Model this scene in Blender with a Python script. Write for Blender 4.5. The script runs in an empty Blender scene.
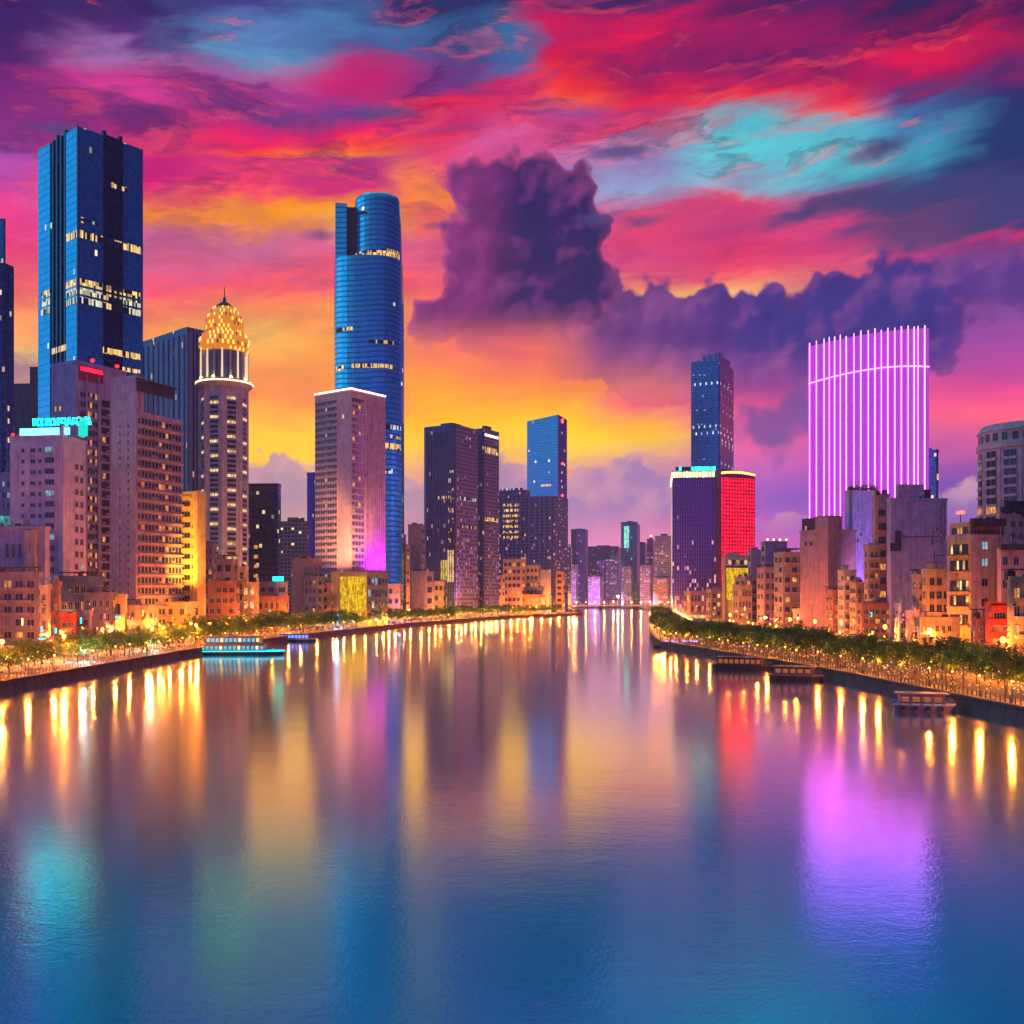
import bpy, math, random
import numpy as np
from math import radians as RAD, sin, cos, tan, atan, atan2, pi, sqrt

sc = bpy.context.scene
COL = sc.collection
random.seed(7)

# ------------------------------------------------------------------ camera
CAM_H, HORIZ, F = 22.0, 598.0, 1024.0
cam_data = bpy.data.cameras.new("camera")
cam_data.sensor_width = 36.0
cam_data.lens = 36.0
cam_data.shift_y = (HORIZ - 512.0) / 1024.0
cam_data.clip_start = 0.5
cam_data.clip_end = 20000.0
cam = bpy.data.objects.new("camera", cam_data)
cam.location = (0, 0, CAM_H)
cam.rotation_euler = (RAD(90), 0, 0)
COL.objects.link(cam)
sc.camera = cam

sc.view_settings.view_transform = 'Standard'
sc.view_settings.look = 'None'
sc.view_settings.exposure = 0.0
sc.view_settings.gamma = 1.0
sc.cycles.use_denoising = True
sc.cycles.max_bounces = 6
sc.cycles.diffuse_bounces = 2
sc.cycles.glossy_bounces = 3
sc.cycles.transmission_bounces = 2
sc.cycles.volume_bounces = 0
sc.cycles.transparent_max_bounces = 6
sc.cycles.sample_clamp_indirect = 6.0
sc.cycles.use_light_tree = True
sc.cycles.caustics_reflective = False
sc.cycles.caustics_refractive = False


def lin(c):
    """display colour 0-255 to linear"""
    out = []
    for v in c[:3]:
        v = v / 255.0
        out.append(v / 12.92 if v <= 0.04045 else ((v + 0.055) / 1.055) ** 2.4)
    return tuple(out)


# ------------------------------------------------------------------ node helpers
class NT:
    def __init__(self, tree):
        self.t = tree
        self.n = tree.nodes
        self.l = tree.links

    def put(self, sock, v):
        if isinstance(v, bpy.types.NodeSocket):
            self.l.new(v, sock)
        elif isinstance(v, (tuple, list)) and sock.type == 'RGBA' and len(v) == 3:
            sock.default_value = (*v, 1)
        else:
            sock.default_value = v

    def m(self, op, a, b=None, c=None, clamp=False):
        nd = self.n.new('ShaderNodeMath')
        nd.operation = op
        nd.use_clamp = clamp
        for i, v in enumerate((a, b, c)):
            if v is not None:
                self.put(nd.inputs[i], v)
        return nd.outputs[0]

    def vm(self, op, a, b=None, scale=None):
        nd = self.n.new('ShaderNodeVectorMath')
        nd.operation = op
        self.put(nd.inputs[0], a)
        if b is not None:
            self.put(nd.inputs[1], b)
        if scale is not None:
            self.put(nd.inputs['Scale'], scale)
        return nd.outputs['Value'] if op in ('DISTANCE', 'LENGTH', 'DOT_PRODUCT') else nd.outputs[0]

    def xyz(self, x=0.0, y=0.0, z=0.0):
        nd = self.n.new('ShaderNodeCombineXYZ')
        for i, v in enumerate((x, y, z)):
            self.put(nd.inputs[i], v)
        return nd.outputs[0]

    def sep(self, v):
        nd = self.n.new('ShaderNodeSeparateXYZ')
        self.put(nd.inputs[0], v)
        return nd.outputs[0], nd.outputs[1], nd.outputs[2]

    def mr(self, v, a, b, c=0.0, d=1.0, smooth=False):
        nd = self.n.new('ShaderNodeMapRange')
        nd.interpolation_type = 'SMOOTHSTEP' if smooth else 'LINEAR'
        self.put(nd.inputs[0], v)
        for i, x in enumerate((a, b, c, d)):
            self.put(nd.inputs[i + 1], x)
        return nd.outputs[0]

    def mix(self, f, a, b, blend='MIX'):
        nd = self.n.new('ShaderNodeMix')
        nd.data_type = 'RGBA'
        nd.blend_type = blend
        nd.clamp_factor = True
        self.put(nd.inputs[0], f)
        self.put(nd.inputs[6], a)
        self.put(nd.inputs[7], b)
        return nd.outputs[2]

    def noise(self, v, scale=1.0, detail=4.0, rough=0.55, dim='3D', color=False, dist=0.0):
        nd = self.n.new('ShaderNodeTexNoise')
        nd.noise_dimensions = dim
        self.put(nd.inputs['Vector'], v)
        nd.inputs['Scale'].default_value = scale
        nd.inputs['Detail'].default_value = detail
        nd.inputs['Roughness'].default_value = rough
        nd.inputs['Distortion'].default_value = dist
        return nd.outputs[1] if color else nd.outputs[0]

    def ramp(self, f, stops, interp='LINEAR'):
        nd = self.n.new('ShaderNodeValToRGB')
        cr = nd.color_ramp
        cr.interpolation = interp
        stops = sorted(stops, key=lambda s: s[0])
        while len(cr.elements) > 1:
            cr.elements.remove(cr.elements[-1])
        cr.elements[0].position = stops[0][0]
        cr.elements[0].color = (*stops[0][1], 1)
        for p, c in stops[1:]:
            e = cr.elements.new(p)
            e.color = (*c, 1)
        self.put(nd.inputs[0], f)
        return nd.outputs[0]


# ------------------------------------------------------------------ sky (world)
def az_of(px):
    return atan((px - 512.0) / F)


def el_of(px, py):
    a = az_of(px)
    return atan((HORIZ - py) / F * cos(a))


SKY_COLS = [
    (0, [(0, 46, 26, 84), (50, 66, 28, 98), (100, 130, 42, 122), (118, 120, 48, 125), (130, 85, 50, 120), (150, 180, 90, 180), (200, 228, 80, 158),
         (250, 255, 82, 130), (300, 250, 122, 110), (330, 255, 172, 120), (345, 250, 200, 130), (358, 160, 118, 145), (410, 200, 150, 150), (480, 170, 130, 160), (590, 190, 140, 170)]),
    (128, [(0, 48, 32, 92), (35, 84, 48, 118), (58, 170, 118, 178), (80, 205, 70, 145), (100, 218, 72, 150), (122, 130, 52, 120), (148, 218, 52, 120),
           (170, 200, 45, 122), (190, 255, 62, 120), (205, 255, 135, 80), (219, 255, 152, 62), (232, 212, 112, 150), (262, 226, 110, 150), (290, 255, 96, 120), (320, 255, 150, 100),
           (370, 255, 182, 92), (440, 235, 170, 110), (470, 160, 122, 150), (590, 190, 140, 165)]),
    (256, [(0, 66, 66, 135), (22, 88, 118, 178), (48, 100, 160, 202), (66, 165, 110, 165), (86, 175, 62, 142), (108, 112, 60, 130), (130, 225, 50, 112), (148, 250, 60, 92), (158, 255, 96, 56),
           (170, 205, 60, 122), (190, 250, 82, 104), (208, 255, 158, 62), (222, 255, 155, 68), (236, 212, 120, 150), (260, 222, 110, 148), (285, 250, 98, 115), (310, 255, 150, 100),
           (335, 255, 192, 108), (370, 255, 162, 95), (400, 250, 150, 92), (428, 255, 208, 82), (458, 255, 206, 82), (476, 215, 165, 120), (540, 205, 150, 150), (590, 205, 150, 165)]),
    (352, [(0, 58, 62, 125), (28, 80, 128, 178), (52, 72, 92, 152), (68, 200, 50, 112), (84, 205, 52, 115), (98, 150, 58, 138), (112, 90, 60, 130), (132, 228, 50, 100), (148, 255, 88, 56),
           (157, 255, 140, 44), (170, 182, 62, 132), (190, 232, 62, 120), (205, 255, 152, 60), (216, 255, 182, 54), (238, 222, 110, 150), (278, 255, 100, 112), (310, 255, 160, 100), (360, 255, 165, 92),
           (400, 252, 150, 88), (432, 255, 212, 80), (460, 255, 205, 85), (490, 215, 165, 130), (540, 205, 150, 155), (590, 205, 150, 170)]),
    (450, [(0, 30, 42, 92), (38, 52, 102, 152), (58, 70, 80, 140), (84, 120, 50, 122), (102, 250, 62, 80), (124, 242, 52, 90), (134, 180, 60, 120), (148, 250, 72, 92), (166, 230, 80, 122), (192, 255, 150, 72), (214, 255, 122, 92),
           (240, 222, 100, 140), (290, 250, 110, 120), (345, 252, 128, 108), (362, 255, 142, 98), (390, 255, 170, 78), (420, 255, 192, 70), (445, 255, 202, 80), (470, 220, 160, 130), (520, 190, 130, 165), (590, 205, 140, 185)]),
    (512, [(0, 34, 46, 96), (38, 60, 112, 162), (66, 82, 102, 160), (88, 205, 50, 100), (114, 232, 70, 112), (144, 222, 92, 150), (166, 195, 102, 170), (215, 225, 110, 140), (300, 245, 112, 115), (356, 250, 120, 110),
           (380, 255, 142, 90), (410, 255, 190, 70), (434, 255, 212, 82), (458, 235, 175, 110), (480, 185, 135, 165), (530, 192, 122, 188), (590, 205, 140, 195)]),
    (560, [(0, 95, 40, 102), (28, 205, 40, 90), (58, 200, 36, 82), (84, 255, 72, 52), (98, 255, 100, 70), (113, 150, 80, 150), (130, 220, 72, 122), (150, 222, 120, 170), (170, 145, 130, 190), (200, 170, 130, 180), (225, 222, 95, 140),
           (260, 222, 92, 140), (295, 255, 150, 110), (320, 250, 130, 115), (365, 255, 130, 100), (390, 255, 150, 82), (420, 255, 200, 72), (442, 255, 212, 84), (468, 215, 155, 140), (500, 185, 130, 175), (545, 215, 135, 185), (590, 215, 145, 200)]),
    (640, [(0, 70, 30, 90), (20, 112, 36, 100), (42, 222, 42, 82), (60, 140, 32, 92), (88, 205, 42, 82), (103, 250, 62, 72), (118, 200, 62, 112), (128, 240, 82, 112), (144, 150, 152, 192), (165, 158, 140, 195), (186, 150, 172, 210),
           (200, 180, 150, 190), (215, 222, 92, 132), (234, 242, 82, 120), (250, 212, 80, 132), (268, 230, 92, 130), (284, 255, 152, 120), (302, 255, 190, 130), (330, 250, 135, 125), (385, 255, 140, 100), (402, 240, 112, 122),
           (424, 255, 180, 80), (438, 250, 198, 82), (458, 200, 145, 150), (490, 150, 115, 170), (524, 216, 130, 166), (548, 230, 140, 182), (590, 225, 150, 205)]),
    (740, [(0, 60, 26, 82), (28, 170, 36, 92), (58, 130, 30, 92), (84, 192, 42, 90), (98, 250, 72, 72), (110, 185, 120, 140), (124, 102, 200, 216), (160, 112, 212, 222), (188, 150, 172, 202), (203, 230, 82, 112), (224, 202, 72, 130),
           (244, 230, 72, 112), (262, 250, 92, 112), (280, 255, 170, 120), (300, 255, 196, 140), (318, 230, 125, 140), (350, 200, 100, 150), (385, 190, 85, 150), (405, 235, 95, 140), (445, 225, 105, 158), (480, 170, 95, 175), (510, 145, 92, 180), (540, 195, 95, 180), (590, 220, 125, 190)]),
    (830, [(0, 92, 30, 92), (28, 140, 30, 92), (58, 192, 42, 92), (80, 150, 30, 92), (98, 240, 62, 82), (116, 255, 100, 100), (128, 112, 196, 216), (168, 102, 202, 216), (186, 92, 130, 170), (198, 150, 130, 170), (210, 120, 70, 125), (224, 222, 82, 130),
           (244, 212, 72, 130), (264, 232, 95, 130), (284, 225, 110, 135), (310, 180, 85, 150), (385, 180, 85, 160), (410, 220, 100, 150), (450, 190, 95, 170), (500, 120, 82, 175), (545, 185, 95, 180), (590, 205, 110, 180)]),
    (905, [(0, 50, 24, 80), (28, 155, 26, 72), (58, 232, 46, 82), (74, 172, 36, 92), (88, 92, 50, 112), (102, 66, 100, 156), (130, 82, 155, 192), (168, 80, 170, 196), (188, 60, 110, 150), (206, 60, 62, 115), (224, 202, 72, 130), (240, 202, 72, 130),
           (262, 150, 70, 145), (300, 130, 75, 155), (350, 150, 78, 160), (390, 232, 92, 145), (420, 240, 105, 138), (440, 205, 98, 150), (480, 125, 80, 165), (530, 130, 80, 165), (590, 180, 100, 165)]),
    (1000, [(0, 40, 20, 75), (28, 192, 36, 82), (54, 150, 30, 86), (74, 120, 40, 100), (88, 54, 42, 104), (110, 30, 52, 106), (150, 26, 56, 104), (198, 32, 50, 104), (220, 76, 60, 122), (231, 212, 62, 112), (246, 132, 60, 122), (262, 130, 74, 142),
            (300, 130, 80, 155), (340, 160, 82, 160), (370, 195, 82, 158), (400, 242, 92, 142), (420, 250, 110, 130), (442, 195, 92, 150), (480, 112, 76, 160), (530, 110, 76, 160), (590, 170, 95, 160)]),
]
# the rest of the dome, outside the photograph: (azimuth in degrees, [(sin elevation, colour)])
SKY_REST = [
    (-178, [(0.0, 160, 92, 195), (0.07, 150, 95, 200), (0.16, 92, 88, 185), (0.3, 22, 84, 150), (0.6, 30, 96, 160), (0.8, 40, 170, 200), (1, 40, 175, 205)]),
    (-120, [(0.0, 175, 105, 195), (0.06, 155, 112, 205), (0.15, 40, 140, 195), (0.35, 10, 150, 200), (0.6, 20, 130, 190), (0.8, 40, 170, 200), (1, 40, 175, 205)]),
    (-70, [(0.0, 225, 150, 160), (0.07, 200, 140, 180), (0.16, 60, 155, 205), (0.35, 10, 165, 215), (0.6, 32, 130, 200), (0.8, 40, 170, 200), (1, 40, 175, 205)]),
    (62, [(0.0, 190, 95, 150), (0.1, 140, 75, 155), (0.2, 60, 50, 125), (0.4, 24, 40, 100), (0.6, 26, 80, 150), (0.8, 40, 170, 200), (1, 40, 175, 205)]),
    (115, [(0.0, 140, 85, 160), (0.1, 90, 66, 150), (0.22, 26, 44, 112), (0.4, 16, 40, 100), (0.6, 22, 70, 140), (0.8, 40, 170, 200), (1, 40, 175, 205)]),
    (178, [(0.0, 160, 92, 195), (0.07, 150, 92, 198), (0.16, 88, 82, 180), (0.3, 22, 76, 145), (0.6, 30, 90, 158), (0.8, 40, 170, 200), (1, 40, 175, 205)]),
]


def build_world():
    w = bpy.data.worlds.new("World")
    sc.world = w
    w.use_nodes = True
    w.node_tree.nodes.clear()
    k = NT(w.node_tree)
    tc = k.n.new('ShaderNodeTexCoord').outputs['Generated']
    x, y, z = k.sep(tc)
    az = k.m('ARCTAN2', x, y)
    el = k.m('ARCSINE', z)
    # wind-drawn streaks: coordinates stretched along the horizon, falling slightly to the left
    tilt = k.m('MULTIPLY_ADD', az, -0.10, el)
    s1 = k.xyz(k.m('MULTIPLY', az, 3.0), k.m('MULTIPLY', tilt, 15.0), 0.0)
    n1 = k.noise(s1, 1.6, 6.0, 0.60, dim='2D', color=True, dist=0.3)
    n1x, n1y, n1z = k.sep(n1)
    s2 = k.xyz(k.m('MULTIPLY', az, 9.0), k.m('MULTIPLY_ADD', tilt, 27.0, 7.3), 0.0)
    n2 = k.noise(s2, 1.3, 8.0, 0.62, dim='2D', color=True, dist=0.4)
    n2x, n2y, n2z = k.sep(n2)
    high = k.mr(el, 0.14, 0.30, 0.45, 1.0, True)
    wa = k.m('ADD', az, k.m('MULTIPLY', k.m('SUBTRACT', n1x, 0.5), 0.10))
    wa = k.m('ADD', wa, k.m('MULTIPLY', k.m('SUBTRACT', n2x, 0.5), 0.07))
    we = k.m('ADD', k.m('MULTIPLY', k.m('SUBTRACT', n1y, 0.5), 0.060), k.m('MULTIPLY', k.m('SUBTRACT', n2y, 0.5), 0.030))
    ez = k.m('SINE', k.m('MULTIPLY_ADD', we, high, el))
    cols = []
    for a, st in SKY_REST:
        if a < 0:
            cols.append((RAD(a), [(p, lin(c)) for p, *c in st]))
    for px, st in SKY_COLS:
        ramp = []
        for py, *c in st:
            ramp.append((max(0.0, sin(el_of(px, py))), lin(c)))
        up = 0.0 if px < 500 else 1.0
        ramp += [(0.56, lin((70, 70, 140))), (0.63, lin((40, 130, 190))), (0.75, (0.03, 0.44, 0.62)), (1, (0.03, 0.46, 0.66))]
        cols.append((az_of(px), ramp))
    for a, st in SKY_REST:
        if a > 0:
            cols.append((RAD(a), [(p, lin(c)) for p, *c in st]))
    col = None
    prev = None
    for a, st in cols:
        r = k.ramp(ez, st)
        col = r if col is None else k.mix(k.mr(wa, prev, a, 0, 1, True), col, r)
        prev = a
    # small streak contrast in the cirrus
    wisps = k.mr(n2x, 0.30, 0.72, 0.0, 1.0, True)
    col = k.mix(k.m('MULTIPLY', k.m('SUBTRACT', 1.0, wisps), k.m('MULTIPLY', high, 0.40)), col, k.mix(0.62, col, lin((50, 22, 96))))
    glow = k.m('MULTIPLY', k.mr(n2z, 0.55, 0.75, 0, 1, True), k.mr(el, 0.10, 0.30, 0.12, 0.55))
    col = k.mix(glow, col, k.vm('MULTIPLY', col, (1.35, 1.25, 1.2)))

    # layered altocumulus: dark sheets with an underside lit by the sun below the horizon
    s3 = k.xyz(k.m('MULTIPLY', az, 4.2), k.m('MULTIPLY', tilt, 15.0), 0.0)
    s3 = k.vm('ADD', s3, k.vm('MULTIPLY', k.vm('SUBTRACT', n1, (0.5, 0.5, 0.5)), (0.5, 0.9, 0.0)))
    c1 = k.noise(s3, 1.9, 10.0, 0.60, dim='2D')
    c2 = k.noise(k.vm('ADD', s3, (0.0, -0.11, 0.0)), 1.9, 6.0, 0.60, dim='2D')
    sheet = k.m('MULTIPLY', k.mr(c1, 0.52, 0.61, 0.0, 1.0, True), k.mr(el, 0.25, 0.42, 0.0, 0.62, True))
    under = k.m('MULTIPLY', k.m('SUBTRACT', c1, c2), 7.0, clamp=True)
    scol = k.mix(under, k.mix(0.75, col, lin((44, 24, 92))), k.mix(0.5, col, lin((255, 92, 92))))
    col = k.mix(sheet, col, scol)

    # dusk colours are saturated: push them away from their own grey
    lum = k.vm('DOT_PRODUCT', col, (0.25, 0.60, 0.15))
    col = k.vm('MAXIMUM', k.vm('ADD', k.vm('SCALE', col, scale=1.15), k.vm('SCALE', k.xyz(lum, lum, lum), scale=-0.13)), (0.004, 0.004, 0.01))

    # ---------------- clouds with an outline of their own
    q = k.xyz(az, el, 0.0)
    b1 = k.noise(q, 15.0, 3.0, 0.50, dim='2D', color=True)
    b2 = k.noise(q, 48.0, 4.0, 0.55, dim='2D', color=True)
    disp = k.vm('ADD', k.vm('SCALE', k.vm('SUBTRACT', b1, (0.5, 0.5, 0.5)), scale=0.034), k.vm('SCALE', k.vm('SUBTRACT', b2, (0.5, 0.5, 0.5)), scale=0.008))

    def puffs(scale, shift=(0, 0, 0)):
        v = k.n.new('ShaderNodeTexVoronoi')
        v.voronoi_dimensions = '2D'
        v.feature = 'SMOOTH_F1'
        v.inputs['Smoothness'].default_value = 0.35
        k.put(v.inputs['Vector'], k.vm('ADD', k.vm('ADD', q, shift), k.vm('SCALE', disp, scale=0.5)))
        v.inputs['Scale'].default_value = scale
        return v.outputs['Distance']
    pf1, pf2 = puffs(34.0), puffs(80.0)
    pf1b, pf2b = puffs(34.0, (-0.011, 0.010, 0)), puffs(80.0, (-0.005, 0.0045, 0))
    puff = k.m('ADD', k.m('MULTIPLY', k.m('SUBTRACT', pf1, 0.42), 0.024), k.m('MULTIPLY', k.m('SUBTRACT', pf2, 0.42), 0.008))
    qd = k.vm('MULTIPLY', k.vm('ADD', q, disp), (1, 1, 0))

    def blob(circles, smooth=0.006, grow=0.0, coord=qd, sx=1.0, sy=1.0):
        d = None
        for px, py, r in circles:
            c = (az_of(px) * sx, el_of(px, py) * sy, 0)
            dd = k.m('SUBTRACT', k.vm('DISTANCE', coord, c), (r + grow) / 1024.0 * cos(az_of(px)) ** 1.5)
            d = dd if d is None else k.m('SMOOTH_MIN', d, dd, smooth)
        return k.m('ADD', d, puff)

    def line(px0, py0, px1, py1):
        """elevation along a straight line of the sky between two directions"""
        a0, a1 = az_of(px0), az_of(px1)
        return k.mr(az, a0, a1, el_of(px0, py0), el_of(px1, py1))

    relief = k.m('SUBTRACT', k.noise(k.vm('ADD', q, (0.016, 0.018, 0)), 13.0, 3.0, 0.5, dim='2D'), k.noise(q, 13.0, 3.0, 0.5, dim='2D'))
    # light from the afterglow at the lower left catches the edge of every puff
    puffy = k.m('ADD', k.m('MULTIPLY', k.m('SUBTRACT', pf1b, pf1), 0.50), k.m('MULTIPLY', k.m('SUBTRACT', pf2b, pf2), 0.20))
    rel = k.m('ADD', k.m('MULTIPLY', relief, 1.0), puffy)

    # low mauve bank along the horizon
    top = k.ramp(k.mr(az, az_of(200), az_of(1100)), [((px - 200) / 900, (v, v, v)) for px, v in
                 [(200, .128), (240, .132), (262, .130), (285, .136), (312, .118), (400, .118), (450, .122), (500, .138), (518, .146), (534, .128), (590, .124), (640, .140), (662, .138), (700, .126), (720, .10), (760, .085), (830, .08), (930, .10), (990, .11), (1100, .10)]], 'B_SPLINE')
    edge = k.m('SUBTRACT', k.m('ADD', el, k.m('MULTIPLY', k.m('SUBTRACT', k.sep(b1)[1], 0.5), 0.026)), top)
    edge = k.m('ADD', edge, k.m('MULTIPLY', k.m('SUBTRACT', k.sep(b2)[1], 0.5), 0.030))
    edge = k.m('ADD', edge, k.m('MULTIPLY', puff, 0.7))
    bank = k.m('MULTIPLY', k.mr(edge, 0.002, -0.006, 0, 1, True), k.mr(el, 0.045, 0.10, 0.05, 0.92, True))
    bank = k.m('MULTIPLY', bank, k.mr(az, az_of(150), az_of(260), 0, 1, True))
    bcol = k.mix(k.mr(az, az_of(380), az_of(680)), lin((158, 128, 158)), lin((150, 112, 172)))
    bcol = k.mix(k.m('ADD', k.mr(edge, -0.03, 0.0, 0.0, 0.35), rel, clamp=True), bcol, lin((222, 160, 165)))
    col = k.mix(bank, col, bcol)

    # slate-blue bank at the right, behind the neon tower
    right = blob([(560, 345, 30), (600, 335, 42), (640, 345, 50), (660, 305, 17), (700, 350, 52), (741, 318, 17), (770, 345, 45), (815, 330, 40), (850, 325, 42), (890, 312, 46), (925, 330, 38),
                  (870, 355, 50), (760, 370, 40), (650, 372, 38), (720, 384, 40), (800, 376, 38), (885, 285, 22), (930, 282, 18), (975, 285, 20), (1015, 280, 24), (1060, 285, 26)], 0.012, 9)
    fade = k.mr(k.m('SUBTRACT', el, line(560, 392, 950, 398)), -0.030, 0.055, 0, 1, True)
    rm = k.m('MULTIPLY', k.mr(right, 0.002, -0.005, 0, 1, True), fade)
    rm = k.m('MULTIPLY', rm, k.mr(az, az_of(930), az_of(985), 1.0, 0.62))
    rm = k.m('MULTIPLY', rm, k.mr(az, az_of(535), az_of(610), 0.0, 1.0, True))
    rcol = k.mix(k.mr(az, az_of(570), az_of(760)), lin((128, 62, 130)), lin((58, 48, 138)))
    rcol = k.mix(k.mr(right, -0.012, 0.0, 0.0, 0.55, True), rcol, lin((112, 52, 128)))
    rcol = k.mix(k.m('ADD', 0.0, rel, clamp=True), rcol, lin((176, 92, 158)))
    rcol = k.mix(k.m('MULTIPLY', -0.8, rel, clamp=True), rcol, lin((34, 26, 92)))
    col = k.mix(rm, col, rcol)
    patch = blob([(775, 425, 17), (800, 420, 17), (755, 423, 10), (830, 425, 14)], 0.02, 6)
    col = k.mix(k.mr(patch, 0.012, -0.010, 0, 0.8, True), col, lin((84, 70, 150)))

    # the tall cumulus
    tow = blob([(488, 182, 24), (470, 185, 16), (510, 190, 18), (548, 190, 24), (572, 200, 22), (520, 225, 50), (560, 235, 42), (545, 275, 55), (575, 275, 34), (500, 270, 48), (475, 240, 22), (455, 305, 30), (432, 318, 20),
                (490, 315, 38), (540, 318, 36)], 0.010, 7)
    tfade = k.mr(k.m('SUBTRACT', el, line(420, 340, 600, 335)), -0.022, 0.030, 0, 1, True)
    tm = k.m('MULTIPLY', k.mr(tow, 0.0015, -0.0035, 0, 1, True), tfade)
    tcol = k.mix(k.mr(k.m('ADD', az, k.m('MULTIPLY', k.m('SUBTRACT', k.sep(b1)[2], 0.5), 0.05)), az_of(470), az_of(530), 0, 1, True), lin((122, 42, 118)), lin((40, 28, 96)))
    tcol = k.mix(k.mr(el, el_of(510, 300), el_of(510, 340), 0, 0.6), tcol, lin((140, 66, 122)))
    tcol = k.mix(k.m('MULTIPLY', k.mr(tow, -0.011, 0.0, 0.0, 0.75, True), k.mr(az, az_of(450), az_of(600), 1.0, 0.35)), tcol, lin((214, 84, 138)))
    tcol = k.mix(k.m('MULTIPLY', 0.9, rel, clamp=True), tcol, lin((178, 76, 150)))
    tcol = k.mix(k.m('MULTIPLY', -1.0, rel, clamp=True), tcol, lin((26, 18, 70)))
    col = k.mix(tm, col, tcol)

    # thin dark lens clouds and the slate veil at the right edge
    qs = k.vm('MULTIPLY', k.vm('ADD', k.vm('ADD', q, k.vm('MULTIPLY', k.vm('SUBTRACT', n2, (0.5, 0.5, 0.5)), (0.05, 0.012, 0))), k.vm('SCALE', disp, scale=0.5)), (0.22, 1, 0))
    tl = k.vm('ADD', qs, k.xyz(0.0, k.m('MULTIPLY', az, -0.17), 0.0))

    def lens(items, tilt=0.0):
        d = None
        for px, py, r in items:
            c = (az_of(px) * 0.22, el_of(px, py) - tilt * az_of(px), 0)
            dd = k.m('SUBTRACT', k.vm('DISTANCE', tl if tilt else qs, c), r / 1024.0)
            d = dd if d is None else k.m('SMOOTH_MIN', d, dd, 0.004)
        return d
    dl = lens([(618, 154, 5.5), (320, 236, 3.0), (600, 216, 4), (640, 222, 4), (440, 226, 2.2), (470, 214, 2.0), (60, 131, 5), (390, 112, 6)])
    col = k.mix(k.mr(dl, 0.004, -0.004, 0, 0.8, True), col, lin((74, 66, 128)))
    dl2 = lens([(880, 148, 5.5), (850, 200, 8), (930, 195, 13), (800, 214, 6), (905, 222, 8), (990, 205, 22), (860, 228, 5)], 0.17)
    col = k.mix(k.mr(dl2, 0.006, -0.005, 0, 0.85, True), col, lin((62, 62, 118)))

    # just a little of the true dusk sky under the cloud colours
    st = k.n.new('ShaderNodeTexSky')
    st.sky_type = 'NISHITA'
    st.sun_disc = False
    st.sun_elevation = RAD(1.5)
    st.sun_rotation = RAD(-8)
    bg = k.n.new('ShaderNodeBackground')
    k.put(bg.inputs[0], k.vm('ADD', col, k.vm('SCALE', st.outputs[0], scale=0.004)))
    # the dusk glow behind the viewer is brighter than the cloud deck ahead
    behind = k.m('ADD', k.mr(k.m('ABSOLUTE', az), 0.62, 1.25, 1.0, 0.98, True), k.mr(k.m('ABSOLUTE', k.m('ADD', az, 1.6)), 0.9, 0.2, 0.0, 1.0, True))
    k.put(bg.inputs[1], k.m('MULTIPLY', behind, k.mr(el, 0.07, 0.26, 1.28, 0.97, True)))
    out = k.n.new('ShaderNodeOutputWorld')
    k.l.new(bg.outputs[0], out.inputs[0])
    w.cycles.sampling_method = 'MANUAL'
    w.cycles.sample_map_resolution = 512


build_world()
sun_data = bpy.data.lights.new("sun", 'SUN')
sun_data.energy = 0.25
sun_data.angle = RAD(4)
sun_data.color = (1.0, 0.55, 0.30)
sun = bpy.data.objects.new("sun", sun_data)
sun.rotation_euler = (RAD(90 - 3), 0, RAD(180 + 8))   # low, beyond the city, shining towards the camera
COL.objects.link(sun)


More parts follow.
